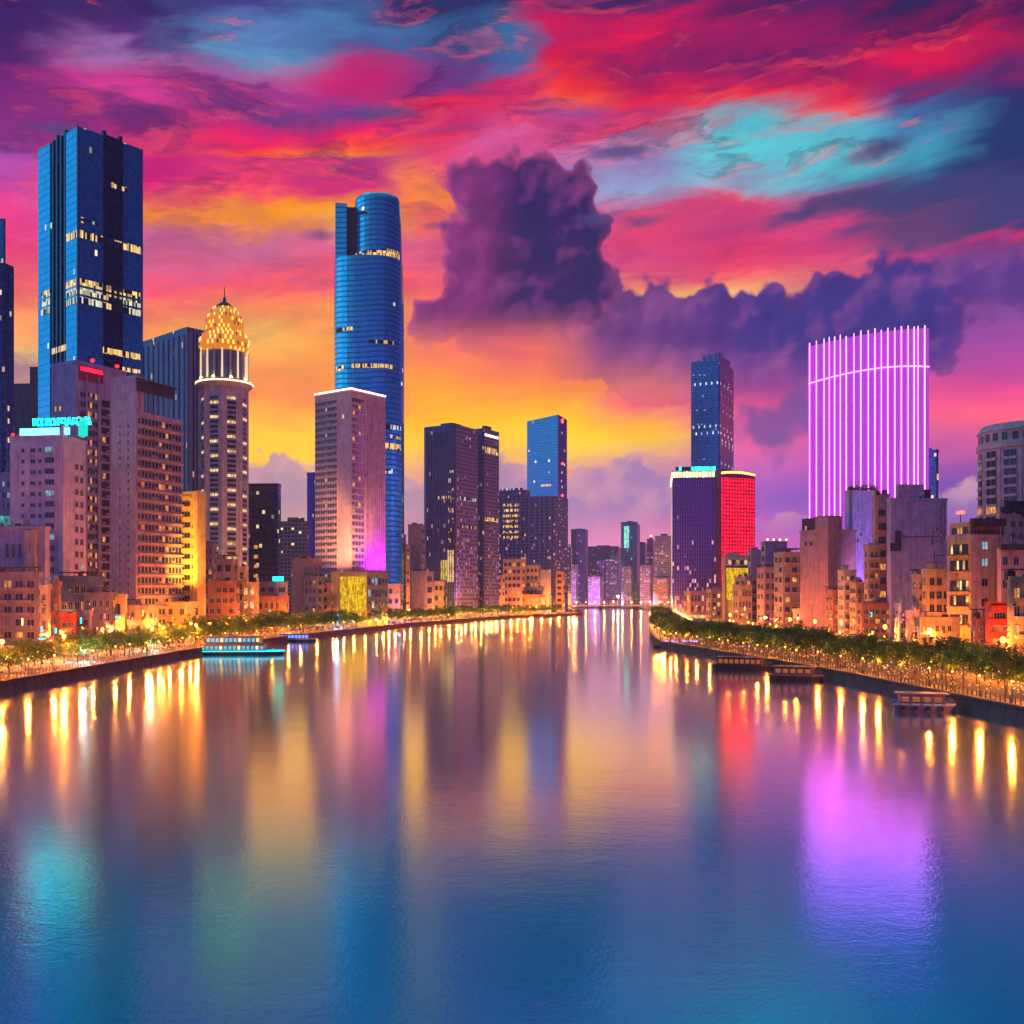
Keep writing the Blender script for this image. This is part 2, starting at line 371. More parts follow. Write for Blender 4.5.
# ------------------------------------------------------------------ mesh helpers
class MB:
    """collects faces, then links them as ONE mesh object"""

    def __init__(self):
        self.v, self.f, self.mi, self.uv = [], [], [], []

    def face(self, pts, mi=0, uv=None):
        i = len(self.v)
        self.v.extend(pts)
        self.f.append(tuple(range(i, i + len(pts))))
        self.mi.append(mi)
        self.uv.extend(uv if uv else [(p[0] + p[1], p[2]) for p in pts])

    def box(self, x0, x1, y0, y1, z0, z1, mi=0, bottom=False):
        p = [(x0, y0), (x1, y0), (x1, y1), (x0, y1)]
        self.prism(p, z0, z1, mi, bottom=bottom)

    def prism(self, poly, z0, z1, mi=0, mi_top=None, bottom=False, top=True, u0=0.0, z1s=None):
        """vertical walls over a footprint (counter-clockwise), u in metres along the perimeter"""
        n = len(poly)
        u = u0
        zt = z1s or [z1] * n
        for i in range(n):
            a, b = poly[i], poly[(i + 1) % n]
            L = math.hypot(b[0] - a[0], b[1] - a[1])
            ta, tb = zt[i], zt[(i + 1) % n]
            self.face([(a[0], a[1], z0), (b[0], b[1], z0), (b[0], b[1], tb), (a[0], a[1], ta)], mi, [(u, z0), (u + L, z0), (u + L, tb), (u, ta)])
            u += L
        mt = mi if mi_top is None else mi_top
        if top:
            self.face([(p[0], p[1], zt[i]) for i, p in enumerate(poly)], mt)
        if bottom:
            self.face([(p[0], p[1], z0) for p in reversed(poly)], mt)

    def tube(self, p, q, r0, r1, n=6, mi=0, cap=True):
        a = np.array(p, float)
        b = np.array(q, float)
        d = b - a
        d /= max(1e-9, np.linalg.norm(d))
        s = np.cross(d, (0, 0, 1) if abs(d[2]) < 0.9 else (1, 0, 0))
        s /= np.linalg.norm(s)
        t = np.cross(d, s)
        ra = [tuple(a + r0 * (cos(2 * pi * i / n) * s + sin(2 * pi * i / n) * t)) for i in range(n)]
        rb = [tuple(b + r1 * (cos(2 * pi * i / n) * s + sin(2 * pi * i / n) * t)) for i in range(n)]
        for i in range(n):
            j = (i + 1) % n
            self.face([ra[j], ra[i], rb[i], rb[j]], mi)
        if cap:
            self.face(rb[::-1], mi)
            self.face(ra, mi)

    def lathe(self, prof, n=16, mi=0, cx=0.0, cy=0.0, smooth=False):
        """profile [(r, z)] turned about the vertical"""
        for (r0, z0), (r1, z1) in zip(prof[:-1], prof[1:]):
            for i in range(n):
                a0, a1 = 2 * pi * i / n, 2 * pi * (i + 1) / n
                q = []
                uv = []
                for r, z, a, ii in ((r0, z0, a0, i), (r0, z0, a1, i + 1), (r1, z1, a1, i + 1), (r1, z1, a0, i)):
                    q.append((cx + r * cos(a), cy + r * sin(a), z))
                    uv.append((ii * 2 * pi * max(r0, r1) / n, z))
                if r0 < 1e-6:
                    q, uv = q[1:], uv[1:]
                elif r1 < 1e-6:
                    q, uv = q[:3], uv[:3]
                self.face(q, mi, uv)

    def mesh(self, name, mats, smooth=False):
        me = bpy.data.meshes.new(name)
        me.from_pydata(self.v, [], self.f)
        for m in (mats if isinstance(mats, (list, tuple)) else [mats]):
            me.materials.append(m)
        if any(self.mi):
            me.polygons.foreach_set('material_index', self.mi)
        ul = me.uv_layers.new(name="UVMap")
        ul.data.foreach_set('uv', np.array(self.uv, np.float32).ravel())
        if smooth:
            me.polygons.foreach_set('use_smooth', [True] * len(self.f))
        me.update()
        return me

    def obj(self, name, mats, parent=None, smooth=False):
        return link(name, self.mesh(name, mats, smooth), parent)


def link(name, data, parent=None, loc=None, rz=0.0):
    o = bpy.data.objects.new(name, data)
    COL.objects.link(o)
    o.parent = parent
    if loc is not None:
        o.location = loc
    if rz:
        o.rotation_euler = (0, 0, rz)
    return o


def tag(o, label=None, cat=None, group=None, kind=None):
    for kk, v in (('label', label), ('category', cat), ('group', group), ('kind', kind)):
        if v:
            o[kk] = v
    return o


def thing(name, label, cat, loc=(0, 0, 0), rz=0.0, group=None):
    return tag(link(name, None, None, loc, rz), label, cat, group)


def copy_tree(o, loc=None, rz=None, scale=None, label=None):
    c = o.copy()
    COL.objects.link(c)
    if loc is not None:
        c.location = loc
    if rz is not None:
        c.rotation_euler = (0, 0, rz)
    if scale is not None:
        c.scale = scale
    if label:
        c['label'] = label
    for ch in list(o.children):
        d = ch.copy()
        COL.objects.link(d)
        d.parent = c
        for g in list(ch.children):
            e = g.copy()
            COL.objects.link(e)
            e.parent = d
    return c


# ------------------------------------------------------------------ materials
def new_mat(name):
    m = bpy.data.materials.new(name)
    m.use_nodes = True
    k = NT(m.node_tree)
    b = k.n['Principled BSDF']
    return m, k, b


def plain(name, c, rough=0.6, metal=0.0, var=0.18, scale=0.35, spec=0.4):
    """a solid surface with mottled weathering"""
    m, k, b = new_mat(name)
    oc = k.n.new('ShaderNodeTexCoord').outputs['Object']
    n = k.noise(oc, scale, 5.0, 0.6)
    v = k.mr(n, 0.3, 0.7, 1 - var, 1 + var)
    k.put(b.inputs['Base Color'], k.vm('SCALE', c, scale=v))
    b.inputs['Roughness'].default_value = rough
    b.inputs['Metallic'].default_value = metal
    b.inputs['Specular IOR Level'].default_value = spec
    return m


def plaster(name, c, var=0.22, streak=0.35):
    """painted concrete: mottling plus rain streaks running down from the roof"""
    m, k, b = new_mat(name)
    g = k.n.new('ShaderNodeTexCoord')
    oc = g.outputs['Object']
    x, y, z = k.sep(oc)
    n = k.noise(oc, 0.22, 5.0, 0.6)
    st = k.noise(k.xyz(k.m('MULTIPLY', x, 0.9), k.m('MULTIPLY', y, 0.9), k.m('MULTIPLY', z, 0.05)), 1.0, 4.0, 0.6)
    v = k.m('MULTIPLY', k.mr(n, 0.3, 0.7, 1 - var, 1 + var), k.mr(st, 0.48, 0.68, 1.0, 1 - streak))
    k.put(b.inputs['Base Color'], k.vm('SCALE', c, scale=v))
    b.inputs['Roughness'].default_value = 0.82
    b.inputs['Specular IOR Level'].default_value = 0.25
    return m


def emit(name, c, s, base=(0.02, 0.02, 0.02), sample=True):
    m, k, b = new_mat(name)
    b.inputs['Base Color'].default_value = (*base, 1)
    b.inputs['Emission Color'].default_value = (*c, 1)
    b.inputs['Emission Strength'].default_value = s
    b.inputs['Roughness'].default_value = 0.3
    if not sample:
        m.cycles.emission_sampling = 'NONE'
    return m


def lit_room(name, c, s):
    """a lit window: curtain and furniture shapes break up the light"""
    m, k, b = new_mat(name)
    gi = k.n.new('ShaderNodeNewGeometry')
    n = k.noise(gi.outputs['Position'], 0.55, 3.0, 0.7)
    n2 = k.noise(k.vm('MULTIPLY', gi.outputs['Position'], (1.0, 1.0, 0.12)), 1.4, 2.0, 0.6)
    b.inputs['Base Color'].default_value = (0.03, 0.025, 0.02, 1)
    b.inputs['Emission Color'].default_value = (*c, 1)
    k.put(b.inputs['Emission Strength'], k.m('MULTIPLY', k.m('MULTIPLY', k.mr(n, 0.3, 0.7, 0.3, 1.5), k.mr(n2, 0.35, 0.65, 0.35, 1.3)), s))
    b.inputs['Roughness'].default_value = 0.15
    m.cycles.emission_sampling = 'NONE'
    return m


def facade(name, wall, glass=(0.02, 0.03, 0.06), bay=3.0, floor=3.6, ww=(0.15, 0.85), wh=(0.25, 0.85), lit=0.06, lit_c=(1.0, 0.62, 0.25), lit_s=1.6,
           wall_rough=0.7, wall_metal=0.0, glass_metal=0.0, glass_rough=0.12, jitter=0.25, low_lit=0.0, low_h=30.0, wave=0.0, band=0.0):
    """a curtain wall or a far wall of many windows, laid out in metres by the wall's own UVs"""
    m, k, b = new_mat(name)
    uv = k.n.new('ShaderNodeUVMap').outputs[0]
    u, v, _ = k.sep(uv)
    if wave:
        v = k.m('MULTIPLY_ADD', k.m('SINE', k.m('MULTIPLY', u, 0.11)), wave, v)
    us, vs = k.m('DIVIDE', u, bay), k.m('DIVIDE', v, floor)
    fu, fv = k.m('FRACT', us), k.m('FRACT', vs)
    iu, iv = k.m('FLOOR', us), k.m('FLOOR', vs)
    wu = k.m('MULTIPLY', k.m('GREATER_THAN', fu, ww[0]), k.m('LESS_THAN', fu, ww[1]))
    wv = k.m('MULTIPLY', k.m('GREATER_THAN', fv, wh[0]), k.m('LESS_THAN', fv, wh[1]))
    win = k.m('MULTIPLY', wu, wv)
    wn = k.n.new('ShaderNodeTexWhiteNoise')
    wn.noise_dimensions = '2D'
    k.put(wn.inputs['Vector'], k.xyz(iu, iv, 0.0))
    r = wn.outputs['Value']
    rc = wn.outputs['Color']
    r1, r2, r3 = k.sep(rc)
    big = k.noise(k.xyz(k.m('MULTIPLY', iu, 0.22), k.m('MULTIPLY', iv, 0.5), 0.0), 1.0, 2.0, 0.5, dim='2D')
    wc = k.vm('SCALE', wall, scale=k.mr(k.noise(k.n.new('ShaderNodeTexCoord').outputs['Object'], 0.05, 4.0, 0.6), 0.3, 0.7, 0.8, 1.2))
    gc = k.vm('SCALE', glass, scale=k.mr(r2, 0, 1, 1 - jitter, 1 + jitter))
    k.put(b.inputs['Base Color'], k.mix(win, wc, gc))
    k.put(b.inputs['Roughness'], k.mr(win, 0, 1, wall_rough, glass_rough))
    k.put(b.inputs['Metallic'], k.mr(win, 0, 1, wall_metal, glass_metal))
    # each pane sits a little out of plane, so reflections break from pane to pane
    nm = k.n.new('ShaderNodeNewGeometry').outputs['Normal']
    tl = k.vm('SCALE', k.vm('SUBTRACT', rc, (0.5, 0.5, 0.5)), scale=0.035)
    k.put(b.inputs['Normal'], k.vm('NORMALIZE', k.vm('ADD', nm, k.vm('SCALE', tl, scale=win))))
    thr = lit
    if low_lit:
        thr = k.m('ADD', lit, k.mr(v, 0.0, low_h, low_lit, 0.0))
    on = k.m('LESS_THAN', r, k.m('MULTIPLY', thr, k.mr(big, 0.35, 0.65, 0.2, 2.0)))
    b.inputs['Emission Color'].default_value = (*lit_c, 1)
    k.put(b.inputs['Emission Strength'], k.m('MULTIPLY', k.m('MULTIPLY', on, win), k.mr(r3, 0, 1, lit_s * 0.3, lit_s * 1.5)))
    m.cycles.emission_sampling = 'NONE'
    return m


WARM, AMBER = (1.0, 0.55, 0.18), (1.0, 0.40, 0.07)
M = {}
M['dark_glass'] = plain('dark_glass', (0.018, 0.024, 0.045), 0.1, 0.0, 0.3, 0.8, 0.6)
M['lit_warm'] = lit_room('lit_warm', (1.0, 0.40, 0.08), 1.0)
M['lit_pale'] = lit_room('lit_pale', (1.0, 0.62, 0.24), 1.2)
M['lit_cool'] = lit_room('lit_cool', (0.45, 0.7, 1.0), 0.6)
M['lit_red'] = lit_room('lit_red', (1.0, 0.16, 0.05), 1.0)
M['frame'] = plain('window_frame', (0.30, 0.27, 0.27), 0.6)
M['dark_frame'] = plain('dark_frame', (0.05, 0.05, 0.07), 0.5)
M['roof_dark'] = plain('roof_felt', (0.055, 0.05, 0.07), 0.9, 0, 0.4)
M['roof_grey'] = plain('roof_concrete', (0.2, 0.18, 0.2), 0.9, 0, 0.3)
M['metal'] = plain('painted_metal', (0.22, 0.22, 0.25), 0.45, 0.5)
M['dark_metal'] = plain('dark_metal', (0.04, 0.04, 0.05), 0.5, 0.4)
M['white'] = plain('white_paint', (0.6, 0.58, 0.6), 0.5)
M['ac'] = plain('air_conditioner_casing', (0.45, 0.44, 0.42), 0.6)
M['concrete'] = plaster('concrete', (0.28, 0.26, 0.26))
M['bark'] = plain('bark', (0.10, 0.065, 0.045), 0.9, 0, 0.35, 3.0)
M['lamp_amber'] = emit('lamp_amber', (1.0, 0.42, 0.05), 9.0)
M['lamp_warm'] = emit('lamp_warm', (1.0, 0.45, 0.08), 9.0)
M['lamp_white'] = emit('lamp_white', (0.8, 0.92, 1.0), 9.0)
M['lamp_red'] = emit('lamp_red', (1.0, 0.012, 0.012), 6.0)
M['red_paint'] = plain('red_paint', (0.42, 0.04, 0.03), 0.6)


# ------------------------------------------------------------------ placing by direction and distance
def at(px, Y, py=None, z=None):
    X = (px - 512.0) / F * Y
    return (X, Y, CAM_H + (HORIZ - py) / F * Y if py is not None else (z or 0.0))


LAND = 3.0
_wcache = {}


def window_mesh(w, h, kind, bars=1):
    key = (round(w, 1), round(h, 1), kind, bars)
    if key not in _wcache:
        w, h = key[0], key[1]
        q = MB()
        t = min(0.16, w * 0.12)
        q.box(-w / 2 - t, w / 2 + t, -0.16, 0, -t, 0, 0, True)
        q.box(-w / 2 - t, w / 2 + t, -0.14, 0, h, h + t, 0, True)
        q.box(-w / 2 - t, -w / 2, -0.14, 0, 0, h, 0)
        q.box(w / 2, w / 2 + t, -0.14, 0, 0, h, 0)
        q.face([(-w / 2, -0.03, 0), (w / 2, -0.03, 0), (w / 2, -0.03, h), (-w / 2, -0.03, h)], 1)
        for i in range(1, bars + 1):
            x = -w / 2 + w * i / (bars + 1)
            q.box(x - 0.06, x + 0.06, -0.11, -0.031, 0, h, 0)
        _wcache[key] = q.mesh('window', [M['frame'], M[kind]])
    return _wcache[key]


def ribbon_mesh(L, h, n, kinds, seed, frame='frame'):
    """a storey-wide band of panes between mullions"""
    rnd = random.Random(seed)
    key = ('rib', round(L, 1), round(h, 1), n, kinds, seed % 5, frame)
    if key not in _wcache:
        q = MB()
        ks = sorted(set(kinds))
        q.box(0, L, -0.22, 0, -0.35, 0, 0, True)
        q.box(0, L, -0.20, 0, h, h + 0.2, 0, True)
        p = L / n
        for i in range(n):
            kk = rnd.choice(kinds)
            g = 0.12 * p
            z0 = 0 if rnd.random() < .8 else 0.35 * h
            q.face([(i * p + g, -0.04, z0), ((i + 1) * p - g, -0.04, z0), ((i + 1) * p - g, -0.04, h), (i * p + g, -0.04, h)], 1 + ks.index(kk))
            q.box(i * p - g, i * p + g, -0.16, 0, 0, h, 0)
        _wcache[key] = q.mesh('ribbon_window', [M[frame]] + [M[x] for x in ks])
    return _wcache[key]


class Building:
    """a box seen at its near corner. Local frame: corner of the two visible walls at the origin,
    wall A along -x (normal -y), wall B along +y (normal +x)."""

    def __init__(self, name, label, xl, xc, xr, ytop, Y, a=10.0, zb=LAND, wl=None, wr=None, cat='building', group=None):
        self.a = RAD(a)
        self.Y = Y
        X, _, ztop = at(xc, Y, ytop)
        self.C = (X, Y, zb)
        self.dl = (-cos(self.a), sin(self.a))
        self.dr = (sin(self.a), cos(self.a))
        self.wl = wl or self._t(self.dl, xl)
        self.wr = wr or self._t(self.dr, xr)
        self.H = ztop - zb
        self.root = thing(name, label, cat, self.C, -self.a, group)

    def _t(self, d, px):
        k_ = (px - 512.0) / F
        return (k_ * self.C[1] - self.C[0]) / (d[0] - k_ * d[1])

    def ua(self, px):
        return self._t(self.dl, px)        # distance from the corner along wall A

    def ub(self, px):
        return self._t(self.dr, px)

    def za(self, t, py):
        return CAM_H + (HORIZ - py) / F * (self.C[1] + t * self.dl[1]) - self.C[2]

    def zb(self, t, py):
        return CAM_H + (HORIZ - py) / F * (self.C[1] + t * self.dr[1]) - self.C[2]

    def poly(self, i=0.0, l=None, r=None):
        l = self.wl if l is None else l
        r = self.wr if r is None else r
        return [(-l + i, i), (-i, i), (-i, r - i), (-l + i, r - i)]

    def body(self, mat, z0=0.0, z1=None, roof='roof_dark', parapet=0.9, name='wall', inset=0.0):
        z1 = self.H if z1 is None else z1
        q = MB()
        q.prism(self.poly(inset), z0, z1, 0, 1)
        o = q.obj(name, [mat, M[roof]], self.root)
        if parapet:
            p = MB()
            i = inset - 0.25
            x0, x1, y0, y1 = -self.wl + i, -i, i, self.wr - i
            t = 0.5
            p.box(x0, x1, y0, y0 + t, z1 - 0.5, z1 + parapet, 0, True)
            p.box(x0, x1, y1 - t, y1, z1 - 0.5, z1 + parapet, 0, True)
            p.box(x0, x0 + t, y0 + t, y1 - t, z1 - 0.5, z1 + parapet, 0, True)
            p.box(x1 - t, x1, y0 + t, y1 - t, z1 - 0.5, z1 + parapet, 0, True)
            p.obj('parapet', [mat], self.root)
        return o

    def put(self, face, mesh, t, z, name='window', depth=0.0):
        """a prepared mesh (outward -y) on wall A or B, t metres from the near corner"""
        if face == 'A':
            return link(name, mesh, self.root, (-t, -depth, z))
        return link(name, mesh, self.root, (depth, t, z), RAD(90))

    def window(self, face, t, z, w, h, kind='dark_glass', bars=1):
        return self.put(face, window_mesh(w, h, kind, bars), t, z)

    def grid(self, face, t0, t1, nc, z0, z1, nr, w=0.6, h=0.55, kinds=('dark_glass',), rnd=None, bars=1, skip=0.0):
        rnd = rnd or random.Random(int(self.Y) + nc)
        dt, dz = (t1 - t0) / nc, (z1 - z0) / nr
        for r in range(nr):
            for c in range(nc):
                if rnd.random() < skip:
                    continue
                self.window(face, t0 + (c + 0.5) * dt, z0 + r * dz + dz * (1 - h) * 0.5, dt * w, dz * h, rnd.choice(kinds), bars)

    def ribbons(self, face, t0, t1, z0, z1, n, panes, kinds, h=0.55, frame='frame', seed=0):
        dz = (z1 - z0) / n
        L = abs(t1 - t0)
        for i in range(n):
            me = ribbon_mesh(L, dz * h, panes, kinds, seed + i * 7 % 11, frame)
            # wall A runs from its far end to the corner, wall B from the corner outwards
            if face == 'A':
                link('ribbon_window', me, self.root, (-max(t0, t1), 0, z0 + i * dz + dz * 0.25))
            else:
                link('ribbon_window', me, self.root, (0, min(t0, t1), z0 + i * dz + dz * 0.25), RAD(90))

    def slab(self, face, t0, t1, z0, z1, out, mat, name, inset=0.002):
        """a box standing proud of a wall"""
        q = MB()
        a, b = min(t0, t1), max(t0, t1)
        if face == 'A':
            q.box(-b, -a, -out, inset * 0, z0, z1, 0, True)
        else:
            q.box(0, out, a, b, z0, z1, 0, True)
        return q.obj(name, [mat] if not isinstance(mat, list) else mat, self.root)

    def balconies(self, face, t0, t1, z0, z1, n, out=1.3, mat=None, lit=None):
        dz = (z1 - z0) / n
        L = abs(t1 - t0)
        key = ('bal', round(L, 1), round(out, 1), mat.name)
        if key not in _wcache:
            q = MB()
            q.box(0, L, -out, 0, 0, 0.18, 0, True)
            q.box(0, L, -out, -out + 0.12, 0.18, 1.1, 0)
            q.box(0, 0.12, -out + 0.12, 0, 0.18, 1.1, 0)
            q.box(L - 0.12, L, -out + 0.12, 0, 0.18, 1.1, 0)
            _wcache[key] = q.mesh('balcony', [mat])
        for i in range(n):
            if face == 'A':
                link('balcony', _wcache[key], self.root, (-max(t0, t1), 0, z0 + i * dz))
            else:
                link('balcony', _wcache[key], self.root, (0, min(t0, t1), z0 + i * dz), RAD(90))

    def coolers(self, face, t0, t1, z0, z1, n, rnd):
        if 'cool' not in _wcache:
            q = MB()
            q.box(-0.55, 0.55, -0.55, 0, 0, 0.75, 0, True)
            q.box(-0.4, 0.4, -0.58, -0.551, 0.1, 0.65, 1, True)
            _wcache['cool'] = q.mesh('air_conditioner', [M['ac'], M['dark_metal']])
        for i in range(n):
            self.put(face, _wcache['cool'], rnd.uniform(t0, t1), rnd.uniform(z0, z1), 'air_conditioner')

    def roof_box(self, u0, u1, v0, v1, h, mat, name='roof_shed', z=None):
        """a box on the roof, by fractions of the roof's width (from the far end of wall A) and depth"""
        q = MB()
        z = self.H if z is None else z
        x0, x1 = -self.wl * (1 - u0), -self.wl * (1 - u1)
        q.box(x0, x1, self.wr * v0, self.wr * v1, z, z + h)
        q.box(x0 - .2, x1 + .2, self.wr * v0 - .2, self.wr * v1 + .2, z + h, z + h + .25, 1, True)
        return q.obj(name, [mat, M['roof_dark']], self.root)

    def tank(self, u, v, r=1.2, h=2.2):
        q = MB()
        x, y = -self.wl * (1 - u), self.wr * v
        for sx, sy in ((1, 1), (1, -1), (-1, 1), (-1, -1)):
            q.box(x + sx * r * .6 - .1, x + sx * r * .6 + .1, y + sy * r * .6 - .1, y + sy * r * .6 + .1, self.H, self.H + 1.0, 1)
        q.lathe([(0, self.H + 1.0), (r, self.H + 1.0), (r, self.H + 1.0 + h), (0, self.H + 1.4 + h)], 10, 0, x, y)
        return q.obj('water_tank', [M['metal'], M['dark_metal']], self.root)

    def antenna(self, u, v, h=4.0):
        q = MB()
        x, y = -self.wl * (1 - u), self.wr * v
        q.tube((x, y, self.H), (x, y, self.H + h), .09, .05, 5)
        for i in range(3):
            q.tube((x - .7 + .15 * i, y, self.H + h * (.6 + .13 * i)), (x + .7 - .15 * i, y, self.H + h * (.6 + .13 * i)), .05, .05, 4)
        return q.obj('antenna', [M['dark_metal']], self.root)


    def washer(self, face, t, z, out, power, color, down=True, spread=RAD(120)):
        """a lamp on an arm that washes the wall below (or above) it"""
        q = MB()
        q.tube((0, 0, 0), (0, -out, .4 if down else -.4), .08, .06, 5)
        q.box(-.9, .9, -out - .35, -out + .35, .3 if down else -.75, .75 if down else -.3, 0, True)
        o = q.obj('wall_washer', [M['dark_metal']], self.root)
        ld = bpy.data.lights.new('washer_lamp', 'SPOT')
        ld.energy, ld.color, ld.spot_size, ld.spot_blend, ld.shadow_soft_size = power, color, spread, .7, .4
        l = link('washer_lamp', ld, o, (0, -out, 0.1 if down else -.1))
        l.rotation_euler = (RAD(24) if down else RAD(156), 0, 0)
        if face == 'A':
            o.location = (-t, -.05, z)
        else:
            o.location, o.rotation_euler = (.05, t, z), (0, 0, RAD(90))
        return o


WALLS = {}


def wall(name, c):
    if name not in WALLS:
        WALLS[name] = plaster(name, c)
    return WALLS[name]


def floodlight(loc, aim, color, power, size=RAD(70), label=None, rad=0.5, group='floodlights at the foot of the lit towers'):
    """a ground floodlight: base, housing, lens and its lamp"""
    r = thing('floodlight', label or 'small ground floodlight washing a tower wall from below', 'floodlight', loc, 0, group)
    d = np.array(aim, float) - np.array(loc, float)
    q = MB()
    q.box(-.5, .5, -.5, .5, 0, .25)
    q.tube((0, 0, .25), (0, 0, .7), .1, .1, 6)
    q.obj('mount', [M['dark_metal']], r)
    ld = bpy.data.lights.new('flood_lamp', 'SPOT')
    ld.energy = power
    ld.color = color
    ld.spot_size = size
    ld.spot_blend = 0.8
    ld.shadow_soft_size = rad
    lo = link('flood_lamp', ld, r, (0, 0, 1.2))
    from mathutils import Vector
    lo.rotation_euler = Vector(d).to_track_quat('-Z', 'Y').to_euler()
    h = MB()
    h.lathe([(0, -.5), (.45, -.45), (.6, .35)], 10)
    ho = h.obj('housing', [M['dark_metal']], r)
    ho.location = (0, 0, 1.1)
    ho.rotation_euler = Vector(d).to_track_quat('Z', 'Y').to_euler()
    return r


# ------------------------------------------------------------------ water, land, quays
LEFT = [(-118, -200), (-117, 100), (-116.5, 232), (-119, 352), (-119.5, 395), (-111, 536), (-82, 751), (-13, 1073), (28, 1180), (70, 1255), (92, 1340), (112, 1700), (132, 2100), (170, 2500)]
RIGHT = [(104, -200), (93, 100), (88.6, 177), (88, 203), (85, 275), (74, 375), (65, 450), (81, 600), (122, 900), (178, 1300), (232, 1700), (262, 2100), (330, 2500)]


def along(pts, s):
    """point and inland-left normal at distance s along a polyline"""
    for a, b in zip(pts[:-1], pts[1:]):
        L = math.hypot(b[0] - a[0], b[1] - a[1])
        if s <= L:
            d = ((b[0] - a[0]) / L, (b[1] - a[1]) / L)
            return (a[0] + d[0] * s, a[1] + d[1] * s), (-d[1], d[0])
        s -= L
    return b, (-d[1], d[0])


def arc_of_y(pts, Y):
    s = 0.0
    for a, b in zip(pts[:-1], pts[1:]):
        L = math.hypot(b[0] - a[0], b[1] - a[1])
        if a[1] <= Y <= b[1]:
            return s + L * (Y - a[1]) / (b[1] - a[1])
        s += L
    return s


def bank(side, Y, off):
    """a point off metres inland from the waterline"""
    pts = LEFT if side == 'L' else RIGHT
    p, n = along(pts, arc_of_y(pts, Y))
    g = 1 if side == 'L' else -1
    return (p[0] + n[0] * g * off, p[1] + n[1] * g * off)


def water_mat():
    m = bpy.data.materials.new('river_water')
    m.use_nodes = True
    m.node_tree.nodes.clear()
    k = NT(m.node_tree)
    pos = k.n.new('ShaderNodeNewGeometry').outputs['Position']
    px, py, pz = k.sep(pos)
    c1 = k.xyz(k.m('MULTIPLY', px, 0.55), py, 0.0)
    w1 = k.noise(c1, 0.9, 3.0, 0.6, dim='2D')
    w2 = k.noise(c1, 0.11, 2.0, 0.5, dim='2D')
    w3 = k.noise(k.xyz(px, py, 0.0), 3.2, 2.0, 0.6, dim='2D')
    h = k.m('ADD', k.m('ADD', k.m('MULTIPLY', w1, 0.075), k.m('MULTIPLY', w2, 0.16)), k.m('MULTIPLY', w3, 0.05))
    bp = k.n.new('ShaderNodeBump')
    # livelier ripples near the quays' open middle, calmer far upstream
    k.put(bp.inputs['Strength'], k.mr(py, 45.0, 260.0, 0.20, 0.06))
    bp.inputs['Distance'].default_value = 1.0
    k.put(bp.inputs['Height'], h)
    lw = k.n.new('ShaderNodeLayerWeight')
    lw.inputs[0].default_value = 0.5
    cs = k.m('SUBTRACT', 1.0, lw.outputs['Facing'])
    gl = k.n.new('ShaderNodeBsdfAnisotropic')
    gl.distribution = 'MULTI_GGX'
    gl.inputs['Roughness'].default_value = 0.09
    # grazing light mirrors whole; looking further down the river's own blue takes over
    k.put(gl.inputs['Color'], k.ramp(cs, [(0.0, (1, 1, 1)), (0.14, (1.0, 0.98, 1.0)), (0.19, (0.80, 0.94, 1.0)), (0.25, (0.34, 0.90, 1.0)), (0.30, (0.16, 0.90, 1.0)), (0.38, (0.11, 0.80, 1.0)), (1, (0.1, 0.3, 0.6))]))
    k.put(gl.inputs['Normal'], bp.outputs[0])
    # a second, broader lobe for the steeper wavelets: the long tails under the lamps
    g2 = k.n.new('ShaderNodeBsdfAnisotropic')
    g2.distribution = 'MULTI_GGX'
    g2.inputs['Roughness'].default_value = 0.20
    k.l.new(gl.inputs['Color'].links[0].from_socket, g2.inputs['Color'])
    k.put(g2.inputs['Normal'], bp.outputs[0])
    gm = k.n.new('ShaderNodeMixShader')
    gm.inputs[0].default_value = 0.26
    k.l.new(gl.outputs[0], gm.inputs[1])
    k.l.new(g2.outputs[0], gm.inputs[2])
    df = k.n.new('ShaderNodeBsdfDiffuse')
    df.inputs['Color'].default_value = (0.0, 0.42, 0.58, 1)
    k.put(df.inputs['Normal'], bp.outputs[0])
    mx = k.n.new('ShaderNodeMixShader')
    k.put(mx.inputs[0], k.ramp(cs, [(0.0, (1.0,) * 3), (0.16, (0.98,) * 3), (0.22, (0.84,) * 3), (0.29, (0.62,) * 3), (0.38, (0.50,) * 3), (1, (0.2,) * 3)]))
    k.l.new(df.outputs[0], mx.inputs[1])
    k.l.new(gm.outputs[0], mx.inputs[2])
    out = k.n.new('ShaderNodeOutputMaterial')
    k.l.new(mx.outputs[0], out.inputs[0])
    return m


q = MB()
q.face([(-1500, -300, 0), (1500, -300, 0), (1500, 3000, 0), (-1500, 3000, 0)])
tag(q.obj('river_water', water_mat()), kind='structure')

M['ground'] = plain('ground', (0.05, 0.045, 0.045), 0.9, 0, 0.4, 0.08)
q = MB()
q.face([(x, y, LAND) for x, y in reversed(LEFT)] + [(-2500, -200, LAND), (-2500, 4000, LAND), (2500, 4000, LAND), (2500, 2500, LAND), (330, 2500, LAND)])
tag(q.obj('ground', M['ground']), kind='structure')
q = MB()
q.face([(x, y, LAND) for x, y in RIGHT] + [(2500, 2500, LAND), (2500, -200, LAND)])
tag(q.obj('ground', M['ground']), kind='structure')


def strip(name, side, Y0, Y1, o0, o1, z, mat, n=40):
    q = MB()
    ys = [Y0 + (Y1 - Y0) * i / n for i in range(n + 1)]
    for a, b in zip(ys[:-1], ys[1:]):
        p = [bank(side, a, o0), bank(side, a, o1), bank(side, b, o1), bank(side, b, o0)]
        if side == 'L':
            p = p[::-1]
        q.face([(x, y, z) for x, y in p])
    return tag(q.obj(name, mat), kind='structure')


